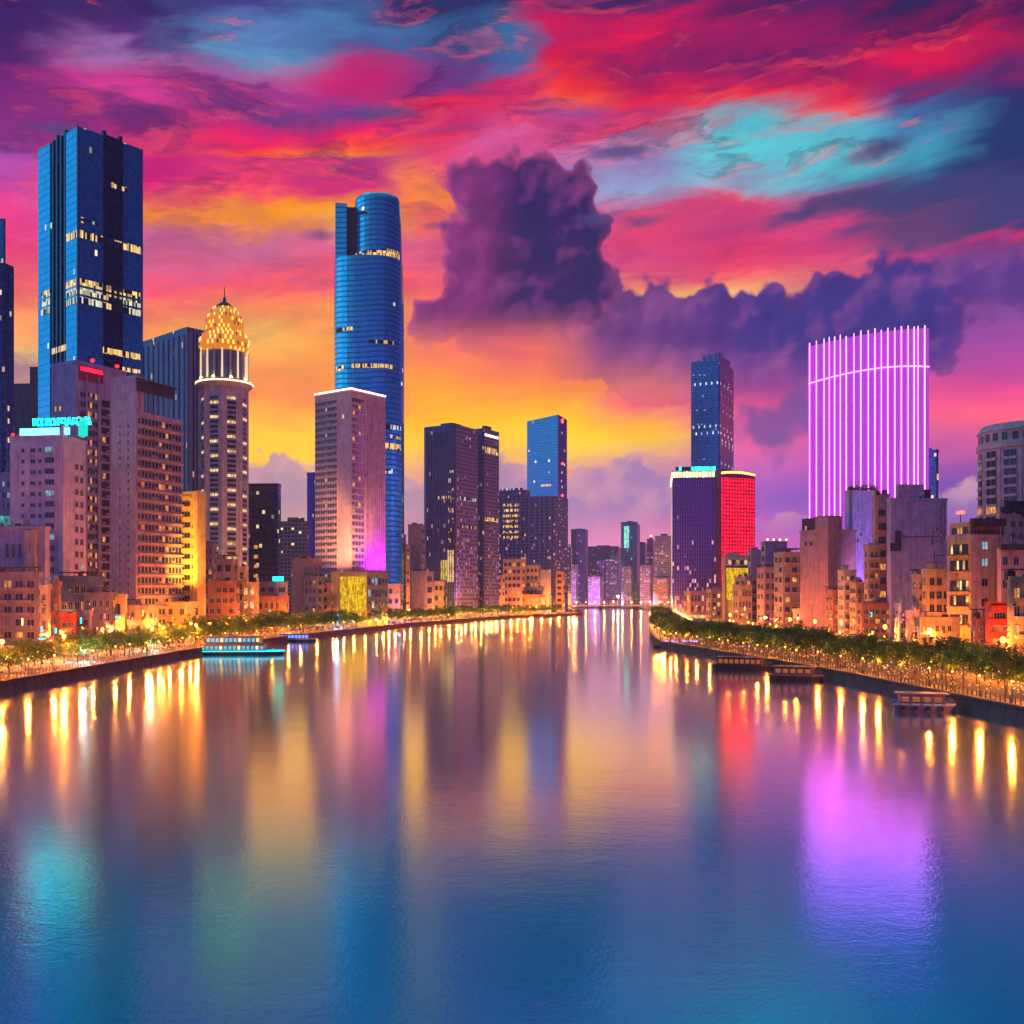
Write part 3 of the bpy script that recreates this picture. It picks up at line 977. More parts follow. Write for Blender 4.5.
M['paving'] = plain('promenade_paving', (0.20, 0.16, 0.14), 0.8, 0, 0.25, 0.6)
M['asphalt'] = plain('asphalt', (0.05, 0.05, 0.052), 0.8, 0, 0.25, 0.6)
M['stone'] = plaster('quay_stone', (0.13, 0.09, 0.085))
M['brick'] = plaster('quay_brick', (0.36, 0.14, 0.10))
strip('pavement', 'R', 100, 1400, 0.2, 24, LAND + 0.005, M['paving'])
strip('road', 'R', 100, 460, 36, 52, LAND + 0.005, M['asphalt'])
strip('pavement', 'L', 100, 1000, 0.2, 24, LAND + 0.005, M['paving'])
strip('road', 'L', 100, 500, 28, 40, LAND + 0.005, M['asphalt'])
q = MB()
for i in range(60):
    a, b = bank('R', 110 + i * 5.8, 44), bank('R', 112.4 + i * 5.8, 44)
    q.face([(a[0], a[1], LAND + .01), (a[0] + .2, a[1], LAND + .01), (b[0] + .2, b[1], LAND + .01), (b[0], b[1], LAND + .01)])
tag(q.obj('road_markings', M['white']), kind='structure')


def quay(side, Y0, Y1, mat, label, top=0.0, n=60, name='embankment_wall'):
    """a battered retaining wall with a coping, from under the water up to the promenade"""
    q = MB()
    ys = [Y0 + (Y1 - Y0) * i / n for i in range(n + 1)]
    for a, b in zip(ys[:-1], ys[1:]):
        A0, B0 = bank(side, a, -0.9), bank(side, b, -0.9)
        A1, B1 = bank(side, a, -0.05), bank(side, b, -0.05)
        A2, B2 = bank(side, a, 0.75), bank(side, b, 0.75)
        zt = LAND + 0.25 + top
        ring = [((A0, -1.0), (B0, -1.0)), ((A1, zt - 0.35), (B1, zt - 0.35)), ((A0, zt - 0.35), (B0, zt - 0.35)), ((A0, zt), (B0, zt)), ((A2, zt), (B2, zt)), ((A2, LAND - 0.3), (B2, LAND - 0.3))]
        for (p0, p1), (r0, r1) in zip(ring[:-1], ring[1:]):
            f = [(*p0[0], p0[1]), (*p1[0], p1[1]), (*r1[0], r1[1]), (*r0[0], r0[1])]
            q.face(f if side == 'L' else f[::-1])
    o = q.obj(name, mat)
    return tag(o, label, 'embankment')


quay('L', -150, 2400, M['brick'], 'reddish brick embankment wall along the left waterside')
quay('R', -150, 2400, M['stone'], 'dark stone embankment wall curving along the right waterside')


def railing(side, Y0, Y1, step, h, mat, label, off=0.3, z=LAND + 0.25):
    q = MB()
    s0, s1 = arc_of_y(LEFT if side == 'L' else RIGHT, Y0), arc_of_y(LEFT if side == 'L' else RIGHT, Y1)
    n = int((s1 - s0) / step)
    prev = None
    for i in range(n + 1):
        Y = Y0 + (Y1 - Y0) * i / n
        x, y = bank(side, Y, off)
        q.box(x - .09, x + .09, y - .09, y + .09, z, z + h)
        if prev:
            for zz in (0.35, 0.7, 1.0):
                q.tube((prev[0], prev[1], z + h * zz - .05), (x, y, z + h * zz - .05), .05, .05, 4, 0, False)
        prev = (x, y)
    return tag(q.obj('railing', mat), label, 'railing')


M['rail_red'] = plain('rail_paint', (0.30, 0.09, 0.06), 0.5)
railing('L', 190, 420, 2.0, 1.3, M['rail_red'], 'low reddish railing on top of the left brick embankment')
railing('R', 150, 460, 1.8, 1.2, M['dark_metal'], 'dark iron railing along the right promenade above the water')

# far hills
q = MB()
rnd = random.Random(3)
pts = []
for i in range(81):
    x = -2500 + i * 62.5
    pts.append((x, 60 + 55 * sin(i * .23) * sin(i * .071 + 1) + 40 * sin(i * .41 + 2) * .5 + rnd.uniform(-6, 6)))
for (x0, h0), (x1, h1) in zip(pts[:-1], pts[1:]):
    q.face([(x0, 3600, 2), (x1, 3600, 2), (x1, 3800, 2 + h1 * .8), (x0, 3800, 2 + h0 * .8)])
    q.face([(x0, 3800, 2 + h0 * .8), (x1, 3800, 2 + h1 * .8), (x1, 3990, 2), (x0, 3990, 2)])
tag(q.obj('hills', plain('hill_green', (0.05, 0.06, 0.045), 0.9)), kind='structure')

# ------------------------------------------------------------------ the bridge
BY = 1880.0
xa, xb = 60.0, 330.0
br = thing('road_bridge', 'long low flat bridge crossing the river far off at the vanishing point', 'bridge', ((xa + xb) / 2, BY, 0))
hw = (xb - xa) / 2
M['bridge'] = plaster('bridge_concrete', (0.34, 0.22, 0.17))
q = MB()
N = 24
for i in range(N):
    x0, x1 = -hw + 2 * hw * i / N, -hw + 2 * hw * (i + 1) / N
    f = lambda x: 4.6 + 1.6 * (1 - (x / hw) ** 2)
    for y in (-7, 7):
        pass
    q.face([(x0, -7, f(x0)), (x1, -7, f(x1)), (x1, -7, f(x1) + 3.6), (x0, -7, f(x0) + 3.6)])
    q.face([(x0, -7, f(x0) + 3.6), (x1, -7, f(x1) + 3.6), (x1, 7, f(x1) + 3.6), (x0, 7, f(x0) + 3.6)])
    q.face([(x1, 7, f(x1)), (x0, 7, f(x0)), (x0, 7, f(x0) + 3.6), (x1, 7, f(x1) + 3.6)])
    q.face([(x0, 7, f(x0)), (x1, 7, f(x1)), (x1, -7, f(x1)), (x0, -7, f(x0))])
q.obj('deck', M['bridge'], br)
q = MB()
for i in range(N):
    x0, x1 = -hw + 2 * hw * i / N, -hw + 2 * hw * (i + 1) / N
    q.box(x0 + .2, x0 + .6, -6.9, -6.6, f(x0) + 3.55, f(x0) + 4.7)
    q.tube((x0, -6.75, f(x0) + 4.6), (x1, -6.75, f(x1) + 4.6), .12, .12, 4, 0, False)
q.obj('parapet', M['bridge'], br)
q = MB()
for i in range(N):
    x0, x1 = -hw + 2 * hw * i / N, -hw + 2 * hw * (i + 1) / N
    q.face([(x0, -7.06, f(x0) + .8), (x1, -7.06, f(x1) + .8), (x1, -7.06, f(x1) + 3.2), (x0, -7.06, f(x0) + 3.2)])
q.obj('edge_light', emit('bridge_edge_light', (1.0, 0.33, 0.16), 0.7), br)  # glowing strip added to give the deck its orange light
for X in (-95, -32, 33, 95):
    q = MB()
    q.prism([(X - 3, -5), (X + 3, -5), (X + 3, 5), (X - 3, 5)], -1, f(X), 0)
    q.box(X - 4, X + 4, -6, 6, f(X) - 1.2, f(X) + 0.001)
    q.obj('pier', plaster('pier_concrete', (0.38, 0.20, 0.15)) if X == 33 else M['bridge'], br)


# ------------------------------------------------------------------ towers of the left bank
GL = dict(wall_metal=0.85, wall_rough=0.28, glass_metal=0.92)


def band(b, name, face, t0, t1, z0, z1, mat, out=0.12):
    """a storey of lit offices: a strip just proud of the curtain wall"""
    return b.slab(face, t0, t1, z0, z1, out, mat, name)


def lit_strip(name, c, s, bay=1.0, dark=0.35, floor=4.0):
    m, k, bs = new_mat(name)
    oc = k.n.new('ShaderNodeTexCoord').outputs['Object']
    x, y, z = k.sep(oc)
    t = k.m('DIVIDE', k.m('ADD', x, y), bay)
    wn = k.n.new('ShaderNodeTexWhiteNoise')
    wn.noise_dimensions = '2D'
    k.put(wn.inputs['Vector'], k.xyz(k.m('FLOOR', t), k.m('FLOOR', k.m('DIVIDE', z, floor)), 0.0))
    on = k.m('MULTIPLY', k.m('GREATER_THAN', wn.outputs['Value'], dark), k.m('GREATER_THAN', k.m('FRACT', t), 0.16))
    r1, r2, r3 = k.sep(wn.outputs['Color'])
    bs.inputs['Base Color'].default_value = (0.02, 0.03, 0.06, 1)
    bs.inputs['Roughness'].default_value = 0.15
    bs.inputs['Emission Color'].default_value = (*c, 1)
    k.put(bs.inputs['Emission Strength'], k.m('MULTIPLY', on, k.mr(r2, 0, 1, s * 0.4, s * 1.4)))
    m.cycles.emission_sampling = 'NONE'
    return m


M['strip_gold'] = lit_strip('office_light_gold', (1.0, 0.60, 0.18), 1.25)
M['strip_pale'] = lit_strip('office_light_pale', (0.9, 0.85, 0.55), 0.9)
M['strip_dim'] = lit_strip('office_light_dim', (1.0, 0.6, 0.25), 0.8, 1.6, 0.65)
M['strip_white'] = lit_strip('office_light_white', (0.8, 0.9, 1.0), 0.9, 1.6, 0.6)

# --- the slab-sided blue glass tower
b = Building('glass_skyscraper', 'tallest dark blue glass skyscraper at the left with grooved faces and three gold lit storeys', 38, 78, 143, 126, 560, 40)
wl, wr, H = b.wl, b.wr, b.H
M['blue_tower'] = facade('blue_curtain_wall', (0.03, 0.26, 0.42), (0.045, 0.44, 0.64), 1.6, 4.0, (0.06, 0.94), (0.18, 1.0), 0.004, (1, 0.75, 0.4), 1.0, jitter=0.12, **GL)
M['blue_dark'] = facade('groove_wall', (0.012, 0.04, 0.10), (0.015, 0.06, 0.16), 1.2, 4.0, (0.1, 0.9), (0.15, 1), 0.0, jitter=0.2, **GL)
gA0, gA1 = b.ua(66), b.ua(50)
gB0, gB1 = b.ub(103), b.ub(123)
dp = 2.6
q = MB()
poly = [(0, 0), (0, gB0), (-dp, gB0), (-dp, gB1), (0, gB1), (0, wr), (-wl, wr), (-wl, 0), (-gA1, 0), (-gA1, dp), (-gA0, dp), (-gA0, 0)]
q.prism(poly, 0, H, 0, 1)
q.obj('wall', [M['blue_tower'], M['roof_dark']], b.root)
for i in range(4):
    t = gA0 + (gA1 - gA0) * (i + .5) / 4
    f = MB()
    f.box(-t - .9, -t + .9, 0.3, dp - .003, 0, H + (2.6 if i in (0, 2) else 0.8))
    f.obj('fin', M['blue_dark'], b.root)
for i in range(5):
    t = gB0 + (gB1 - gB0) * (i + .5) / 5
    f = MB()
    f.box(-dp + .003, -0.3, t - 1.0, t + 1.0, 0, H + (3.2 if i in (0, 4) else 1.2))
    f.obj('fin', M['blue_dark'], b.root)
edge = b.slab('A', -0.35, 0.8, 0, H + 0.6, 0.3, M['dark_frame'], 'corner_trim')
for py, hh, mat in ((233, 4.2, 'strip_gold'), (281, 3.6, 'strip_gold'), (290, 3.6, 'strip_pale'), (299, 3.6, 'strip_pale')):
    z = b.za(0, py) - hh / 2
    for t0, t1 in ((1.0, gA0 - .2), (gA1 + .3, b.ua(41))):
        if py != 233 or t0 < 2:
            band(b, 'lit_storey', 'A', t0, t1, z, z + hh, M[mat])
    for t0, t1 in ((1.0, gB0 - .2), (gB1 + .2, wr - 1.5)):
        band(b, 'lit_storey', 'B', t0, t1, z, z + hh, M[mat])
    q = MB()
    q.box(-dp + 2.35, -dp + 2.42, gB0 + .3, gB1 - .3, z, z + hh)
    q.obj('lit_storey', M['strip_dim'], b.root)
band(b, 'lit_storey', 'A', b.ua(66), b.ua(52), b.za(6, 348), b.za(6, 342), M['strip_gold'], 0.1)
band(b, 'lit_storey', 'B', b.ub(103), b.ub(128), b.zb(30, 193), b.zb(30, 188), M['strip_dim'], 0.1)
band(b, 'lit_storey', 'B', b.ub(81), b.ub(99), b.zb(4, 222), b.zb(4, 219), M['strip_white'], 0.1)
band(b, 'lit_storey', 'B', b.ub(103), b.ub(140), b.zb(30, 358), b.zb(30, 352), M['strip_gold'], 0.1)
band(b, 'lit_storey', 'B', b.ub(122), b.ub(140), b.zb(30, 372), b.zb(30, 368), M['strip_gold'], 0.1)

# --- dark tower cut by the left edge
b = Building('dark_skyscraper', 'narrow stepped dark blue tower at the left edge of the skyline', -40, 3, 14, 262, 640, 14)
M['navy_tower'] = facade('navy_curtain_wall', (0.03, 0.08, 0.16), (0.04, 0.14, 0.26), 1.8, 4.0, (0.1, 0.9), (0.2, 1), 0.012, (1, 0.7, 0.35), 0.9, low_lit=0.14, low_h=160, **GL)
q = MB()
r = 4.0
poly = [(-b.wl, 0)] + [(-r + r * sin(t), r - r * cos(t)) for t in [pi / 2 * i / 5 for i in range(6)]] + [(0, b.wr), (-b.wl, b.wr)]
q.prism(poly, 0, b.H, 0, 1)
q.obj('wall', [M['navy_tower'], M['roof_dark']], b.root)
q = MB()
q.box(-b.wl, -1.0, 2, b.wr * .35, b.H, b.za(0, 217))
q.obj('upper_shaft', [M['navy_tower']], b.root)
for i in range(4):
    b.slab('A', 6.5 + i * 5, 7.0 + i * 5, 0, b.H - 2, 0.5, M['dark_frame'], 'fin')

# --- grey-blue tower behind the dome
b = Building('grey_office_tower', 'plain grey blue office tower between the blue skyscraper and the gold dome', 141, 187, 222, 329, 760, 42)
M['greyblue'] = facade('grey_blue_wall', (0.16, 0.20, 0.30), (0.06, 0.10, 0.20), 3.0, 4.2, (0.3, 0.75), (0.0, 1.0), 0.012, (1, 0.65, 0.3), 0.8, wall_rough=0.5, wall_metal=0.2, glass_metal=0.5)
b.body(M['greyblue'], parapet=1.6)
for i in range(9):
    t = b.wl * (i + .5) / 9
    b.slab('A', t - .5, t + .5, 0, b.H - 3, 0.7, wall('pier_grey', (0.20, 0.23, 0.32)), 'fin')
for i in range(7):
    t = b.wr * (i + .5) / 7
    b.slab('B', t - .5, t + .5, 0, b.H - 3, 0.7, wall('pier_grey', None), 'fin')
b.roof_box(.3, .6, .3, .6, 3.2, wall('pier_grey', None), 'plant_room')

# --- the tower with the golden dome
Y = 600.0
cx = at(224.5, Y)[0]
R = 25.2 / 1024 * Y * 1.0
dome = thing('domed_tower', 'tall cream tower topped by a glowing golden dome and a ring of lit columns', 'tower', (cx, Y, LAND))
zz = lambda py: CAM_H + (HORIZ - py) / F * Y - LAND
M['cream'] = plaster('cream_stone', (0.58, 0.45, 0.46))
n = 16
rot = pi / n


def ring_poly(r, n=n):
    return [(r * cos(rot + 2 * pi * i / n), r * sin(rot + 2 * pi * i / n)) for i in range(n)]


q = MB()
q.prism(ring_poly(R * 0.93, 8), 0, zz(388), 0)
q.obj('shaft', M['cream'], dome)
ap = R * 0.93 * cos(pi / 8)
import itertools
for fi in range(8):
    ang = rot + 2 * pi * fi / 8 + pi / 8
    ang = rot + (2 * pi * (fi + .5)) / 8
    if sin(ang) > 0.45:
        continue
    side = 2 * R * 0.93 * sin(pi / 8)
    # corner pilaster
    va = rot + 2 * pi * fi / 8
    q = MB()
    q.prism([(R * .93 * cos(va) + 1.15 * cos(t), R * .93 * sin(va) + 1.15 * sin(t)) for t in [2 * pi * i / 8 for i in range(8)]], 0, zz(390), 0)
    q.obj('pilaster', M['cream'], dome)
    key = ('domebay', round(side, 1), fi % 2)
    if key not in _wcache:
        g = MB()
        for j in range(44):
            z0 = 12 + j * (zz(400) - 12) / 44
            dz = (zz(400) - 12) / 44
            kind = 1 + (j * 7 + j // 3) % 5 // 4
            g.box(-side * .24, side * .24, -0.25, 0, z0, z0 + dz * .42, 0, True)
            g.face([(-side * .24, -0.06, z0 + dz * .42), (side * .24, -0.06, z0 + dz * .42), (side * .24, -0.06, z0 + dz), (-side * .24, -0.06, z0 + dz)], 3 if (j * 7 + fi * 5) % 11 < 3 else (kind if j % 4 else 2))
        _wcache[key] = g.mesh('window_bay', [wall('spandrel', (0.40, 0.36, 0.40)), M['dark_glass'], plain('blue_pane', (0.03, 0.05, 0.11), .2), M['lit_pale']])
    link('window_bay', _wcache[key], dome, (ap * cos(ang), ap * sin(ang), 0), ang + pi / 2)
q = MB()
q.lathe([(0, zz(390)), (R * .95, zz(390)), (R * 1.10, zz(386.5)), (R * 1.10, zz(384)), (R * 1.0, zz(382)), (0, zz(382))], 24)
q.obj('cornice', M['cream'], dome)
M['dome_lamp'] = emit('dome_strip_light', (1.0, 0.62, 0.20), 5.0)
q = MB()
q.lathe([(R * 1.115, zz(385.6)), (R * 1.115, zz(384.4))], 24)
q.obj('rim_light', M['dome_lamp'], dome)
q = MB()
q.lathe([(R * .78, zz(382)), (R * .78, zz(353))], 16)
q.obj('drum', plain('drum_glass', (0.10, 0.12, 0.22), .3), dome)
M['column_lit'] = emit('floodlit_column', (1.0, 0.74, 0.42), 0.85, (0.5, 0.45, 0.4), False)  # floodlighting put into the columns as their own glow
for i in range(18):
    a = 2 * pi * i / 18
    q = MB()
    q.tube((R * .9 * cos(a), R * .9 * sin(a), zz(382)), (R * .9 * cos(a), R * .9 * sin(a), zz(353)), .62, .5, 8)
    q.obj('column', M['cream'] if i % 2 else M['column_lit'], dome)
for i in range(9):
    a = 2 * pi * (i + .5) / 9
    q = MB()
    q.lathe([(0, 0), (.5, .2), (.5, .7), (0, .9)], 6)
    o = q.obj('uplight', emit('uplight_gold', (1, .58, .16), 60.0) if i == 0 else bpy.data.materials['uplight_gold'], dome)
    o.location = (R * .98 * cos(a), R * .98 * sin(a), zz(382) + .05)
# gilded ornament: little gold plates, the dome's lighting put in as their own glow
M['gold'] = plain('gilding', (0.55, 0.22, 0.03), 0.5, 0.25, 0.4, 1.4)
M['gold_lit'] = emit('gold_bulbs', (1.0, 0.46, 0.07), 2.4)


def studded(prof, rows, n, name):
    q = MB()
    q.lathe(prof, 24, 0)
    rr = random.Random(len(prof) + n)
    (r0, z0), (r1, z1) = prof[0], prof[-1]
    zs = [p[1] for p in prof]
    for j in range(rows):
        z = zs[0] + (zs[-1] - zs[0]) * (j + .5) / rows
        rad = np.interp(z, zs, [p[0] for p in prof]) + .05
        for i in range(n):
            a = 2 * pi * (i + .5 * (j % 2)) / n
            w = rad * pi / n * .72
            h = abs(zs[-1] - zs[0]) / rows * .40
            q.prism([(rad * cos(a) + c_ * w * -sin(a) + s_ * .35 * cos(a), rad * sin(a) + c_ * w * cos(a) + s_ * .35 * sin(a)) for c_, s_ in ((-.5, 0), (-.3, 1), (.3, 1), (.5, 0))], z - h, z + h, rr.choices((0, 1, 2), (2, 4, 5))[0])
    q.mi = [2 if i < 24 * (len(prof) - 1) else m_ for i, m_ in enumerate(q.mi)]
    return q.obj(name, [M['gold'], M['gold_lit'], M['gold_mid']], dome)


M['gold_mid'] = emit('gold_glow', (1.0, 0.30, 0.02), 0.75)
studded([(R * .86, zz(354)), (R * .97, zz(350)), (R * .95, zz(342)), (R * .80, zz(335))], 4, 30, 'gilded_ring')
studded([(R * .66, zz(335.5)), (R * .73, zz(328)), (R * .69, zz(321)), (R * .56, zz(314)), (R * .38, zz(308))], 7, 26, 'gilded_dome')
q = MB()
q.lathe([(R * .42, zz(308.5)), (R * .28, zz(305.5)), (R * .13, zz(302.5)), (.9, zz(302)), (.9, zz(298.5)), (.55, zz(298)), (.3, zz(296)), (.16, zz(287))], 16)
q.obj('spire', plain('dome_cap', (0.10, 0.07, 0.07), .5, .5), dome)

# --- the tall rounded blue tower
Y = 900.0
cx = at(370, Y)[0]
rt = thing('rounded_skyscraper', 'tall rounded blue glass skyscraper with ribbed skin and a split stepped top', 'skyscraper', (cx, Y, LAND))
zz = lambda py: CAM_H + (HORIZ - py) / F * (Y - 17) - LAND
sx = lambda px: (px - 370) / F * Y
M['aqua_tower'] = facade('ribbed_blue_glass', (0.02, 0.26, 0.40), (0.04, 0.82, 0.95), 2.4, 4.4, (0.03, 0.97), (0.30, 1.0), 0.003, (1, 0.8, 0.5), 1.2, jitter=0.08, wave=0.9, **GL)


def oval(x0, x1, d, n=28, sq=2.6):
    c, w = (x0 + x1) / 2, (x1 - x0) / 2
    out = []
    for i in range(n):
        t = 2 * pi * i / n
        ct, st_ = cos(t), sin(t)
        out.append((c + w * math.copysign(abs(ct) ** (2 / sq), ct), d * math.copysign(abs(st_) ** (2 / sq), st_)))
    return out


def skin(levels, name, mats, parent):
    """a shaft through several ovals, smooth round its sides"""
    q = MB()
    for (pa, za), (pb, zb_) in zip(levels[:-1], levels[1:]):
        n = len(pa)
        u = 0
        for i in range(n):
            j = (i + 1) % n
            L = math.hypot(pa[j][0] - pa[i][0], pa[j][1] - pa[i][1])
            q.face([(*pa[i], za), (*pa[j], za), (*pb[j], zb_), (*pb[i], zb_)], 0, [(u, za), (u + L, za), (u + L, zb_), (u, zb_)])
            u += L
    q.face([(*p, levels[-1][1]) for p in levels[-1][0]], 1)
    return q.obj(name, mats, parent)


lv = []
for py, x0, x1 in ((600, 340, 404), (470, 338, 404), (380, 335.5, 404), (300, 335, 403.5), (258, 335.5, 402.5)):
    lv.append((oval(sx(x0), sx(x1), 26), zz(py)))
skin(lv, 'lower_shaft', [M['aqua_tower'], M['roof_dark']], rt)
lv = [(oval(sx(354.5), sx(402.2), 20, 28, 2.2), zz(259)), (oval(sx(355), sx(401), 20, 28, 2.2), zz(215)), (oval(sx(355.5), sx(400), 19.5, 28, 2.2), zz(196)), (oval(sx(358), sx(399), 18, 28, 2.2), zz(192.5))]
skin(lv, 'upper_shaft', [M['aqua_tower'], M['roof_dark']], rt)
q = MB()
q.prism([(sx(338), -14), (sx(349.5), -16), (sx(349.5), 10), (sx(338), 10)], zz(259), zz(201), 0, 1, z1s=[zz(201), zz(203), zz(203), zz(201)])
q.obj('side_slab', [M['aqua_tower'], M['roof_dark']], rt)
q = MB()
q.box(sx(349.5) + .01, sx(358), -10, 8, zz(259), zz(204))
q.obj('recess', M['dark_frame'], rt)


def arc_band(py, h, x0, x1, mat, d, sq, px0, px1, name='lit_storey'):
    """a lit strip following part of an oval shaft"""
    q = MB()
    P = oval(sx(x0) - .25, sx(x1) + .25, d + .25, 120, sq)
    z = zz(py)
    for i in range(len(P)):
        a_, b_ = P[i], P[(i + 1) % len(P)]
        if a_[1] < 0 and sx(px0) <= a_[0] <= sx(px1) and sx(px0) <= b_[0] <= sx(px1):
            q.face([(*a_, z - h / 2), (*b_, z - h / 2), (*b_, z + h / 2), (*a_, z + h / 2)])
    return q.obj(name, M[mat], rt)


arc_band(254, 4.5, 354.5, 402, 'strip_gold', 20, 2.2, 356, 401)
arc_band(250.5, 2.5, 354.5, 402, 'strip_dim', 20, 2.2, 385, 401)
arc_band(213, 2.5, 354.5, 402, 'strip_dim', 20, 2.2, 360, 370)
arc_band(331, 3, 335, 404, 'strip_gold', 26, 2.6, 339, 358)
arc_band(344, 3, 335, 404, 'strip_dim', 26, 2.6, 370, 397)
arc_band(369, 4, 336, 404, 'strip_gold', 26, 2.6, 339, 349)
arc_band(368, 3.5, 336, 404, 'strip_gold', 26, 2.6, 356, 396)
arc_band(428, 4, 338, 404, 'strip_white', 26, 2.6, 380, 403)
arc_band(438, 2.5, 338, 404, 'strip_dim', 26, 2.6, 395, 403)
arc_band(447, 5, 338, 404, 'strip_gold', 26, 2.6, 380, 403)
arc_band(472, 4, 338, 404, 'strip_white', 26, 2.6, 384, 396)

# --- the pink hotel slab with the glowing roof edge
b = Building('hotel_tower', 'pink concrete hotel tower with glowing roof edge and magenta lit side', 315, 351, 385, 390.5, 720, 36)
hc = wall('hotel_pink', (0.64, 0.43, 0.52))
b.body(hc, parapet=1.2)
M['edge_light'] = emit('roof_edge_light', (1.0, 0.66, 0.36), 6.0)
b.slab('A', -0.6, b.wl + .3, b.H + 1.0, b.H + 1.9, 0.6, M['edge_light'], 'roof_edge_light')
b.slab('B', 0.65, b.wr + .3, b.H + 1.0, b.H + 1.9, 0.6, M['edge_light'], 'roof_edge_light')
n = 32
zt = b.za(5, 397)
bk = ('dark_glass',) * 6 + ('lit_warm',)
b.ribbons('A', b.ua(337), b.wl - .6, 14, zt, n, 9, ('dark_glass',) * 14 + ('lit_warm',), .5, 'frame', 3)
b.ribbons('B', 1.0, b.ub(364), 14, zt, n, 4, ('dark_glass',) * 9 + ('lit_warm',), .55, 'frame', 5)
b.slab('B', b.ub(365), b.ub(366.5), 0, b.H, 0.8, hc, 'fin')
for i in range(9):
    t = b.ub(367.5) + (b.wr - .6 - b.ub(367.5)) * i / 8
    b.slab('B', t - .28, t + .28, 8, b.H - 1, 0.7, hc, 'fin')
b.slab('A', b.ua(337) - 0.9, b.ua(337) - 0.3, 0, b.H, 0.6, hc, 'fin')
b.slab('A', b.ua(344), b.ua(342), b.za(6, 418), b.za(6, 414), 0.2, M['lit_pale'], 'sign_light')
for px_ in (367.5, 372, 376.5, 380.5, 384):
    b.washer('B', b.ub(px_), 38, 8, 24000, (0.75, 0.02, 1.0), False, RAD(130))
pod = Building('hotel_podium', 'flat roofed podium with a bright yellow lit wall below the pink hotel', 331, 367, 388, 573, 690, 12)
pod.body(wall('podium_yellow', (0.62, 0.48, 0.20)), parapet=1.0, roof='roof_grey')
pod.slab('A', .6, pod.wl * .74, 4, pod.H - 2.5, .4, lit_room('backlit_yellow', (1.0, 0.56, 0.012), 1.0), 'backlit_panel')  # glowing panel added in place of light washing the yellow wall
pod.slab('A', -0.3, pod.wl + .3, pod.H + 1.05, pod.H + 1.6, 0.5, M['roof_grey'], 'eave')
pod.ribbons('B', 1, pod.wr - 1, 2, pod.H - 2, 4, 6, ('dark_glass', 'dark_glass', 'lit_cool', 'dark_glass'), .6, 'frame', 2)

# --- the pair of dark towers
M['twin'] = facade('dark_twin_wall', (0.10, 0.10, 0.20), (0.035, 0.06, 0.15), 2.6, 4.0, (0.15, 0.85), (0.1, 0.95), 0.012, (1, 0.55, 0.22), 0.7, jitter=0.35, wall_rough=0.4, wall_metal=0.3, glass_metal=0.6, low_lit=0.10, low_h=110)
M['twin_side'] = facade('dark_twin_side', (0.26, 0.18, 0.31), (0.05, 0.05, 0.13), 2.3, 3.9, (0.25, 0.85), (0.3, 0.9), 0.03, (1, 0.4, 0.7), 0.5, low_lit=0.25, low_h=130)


def round_corner(b, r=5.0, r2=3.0):
    return [(-b.wl + r2 - r2 * cos(t), r2 - r2 * sin(t)) for t in [pi / 2 * i / 4 for i in range(5)]] + [(-r + r * sin(t), r - r * cos(t)) for t in [pi / 2 * i / 4 for i in range(5)]] + [(0, b.wr), (-b.wl, b.wr)]


for lab, xl, xc, xr, yt, Y, seed in (('wider dark office tower of the twin pair with bright yellow lit base bays', 422, 456, 478, 424, 1000, 1),
                                     ('slimmer dark office tower tucked behind the right of its wider twin', 474, 484, 499, 428, 1110, 2)):
    b = Building('dark_office_tower', lab, xl, xc, xr, yt, Y, 30, group='dark twin office towers')
    P = round_corner(b, 3.0, 5.0)
    q = MB()
    q.prism(P, 0, b.H, 0, 2)
    for i, (f_, m_) in enumerate(zip(q.f, q.mi)):
        pass
    o = q.obj('wall', [M['twin'], M['twin_side'], M['roof_dark']], b.root)
    nw = len(P)
    for i, p in enumerate(o.data.polygons):
        if p.normal.x > 0.7:
            p.material_index = 1
    for i in range(13 if seed == 1 else 4):
        t = 2 + (b.wl - 8) * i / (12 if seed == 1 else 3)
        b.slab('A', t - .32, t + .32, 6, b.H - 6, 0.7, plain('tower_fin', (0.10, 0.09, 0.16), .4, .4) if 'tower_fin' not in bpy.data.materials else bpy.data.materials['tower_fin'], 'fin')
    if seed == 1:
        b.slab('A', b.ua(454.5), b.ua(447.5), b.za(3, 582), b.za(3, 550), 0.25, M['lit_pale'], 'lit_bay')
        b.slab('A', b.ua(447), b.ua(441), b.za(8, 580), b.za(8, 560), 0.25, lit_room('lit_yellow', (1, .7, .08), 1.0), 'lit_bay')
        for py in (470, 480, 490, 500, 510, 520, 530, 540):
            b.slab('A', b.ua(454), b.ua(448.5), b.za(3, py + 2.5), b.za(3, py - 2), 0.2, M['strip_dim'], 'lit_storey')
        b.slab('A', b.ua(452), b.ua(437), b.za(6, 498.5), b.za(6, 495.5), 0.22, M['strip_gold'], 'lit_storey')
        b.slab('B', b.ub(460), b.ub(477), b.zb(10, 500), b.zb(10, 496.5), 0.2, M['strip_white'], 'lit_storey')
        b.slab('B', b.ub(460), b.ub(477), b.zb(10, 528), b.zb(10, 525), 0.2, M['strip_dim'], 'lit_storey')
    else:
        b.slab('B', b.ub(485), b.ub(498), b.zb(5, 436), b.zb(5, 434), 0.3, M['edge_light'], 'roof_edge_light')
        b.slab('B', b.ub(485), b.ub(498), b.zb(5, 453), b.zb(5, 447), 0.3, M['strip_gold'], 'lit_storey')
        b.slab('B', b.ub(485), b.ub(498), b.zb(5, 521), b.zb(5, 517), 0.3, M['strip_gold'], 'lit_storey')
    b.roof_box(.35, .7, .3, .7, 4, M['twin'], 'plant_room')

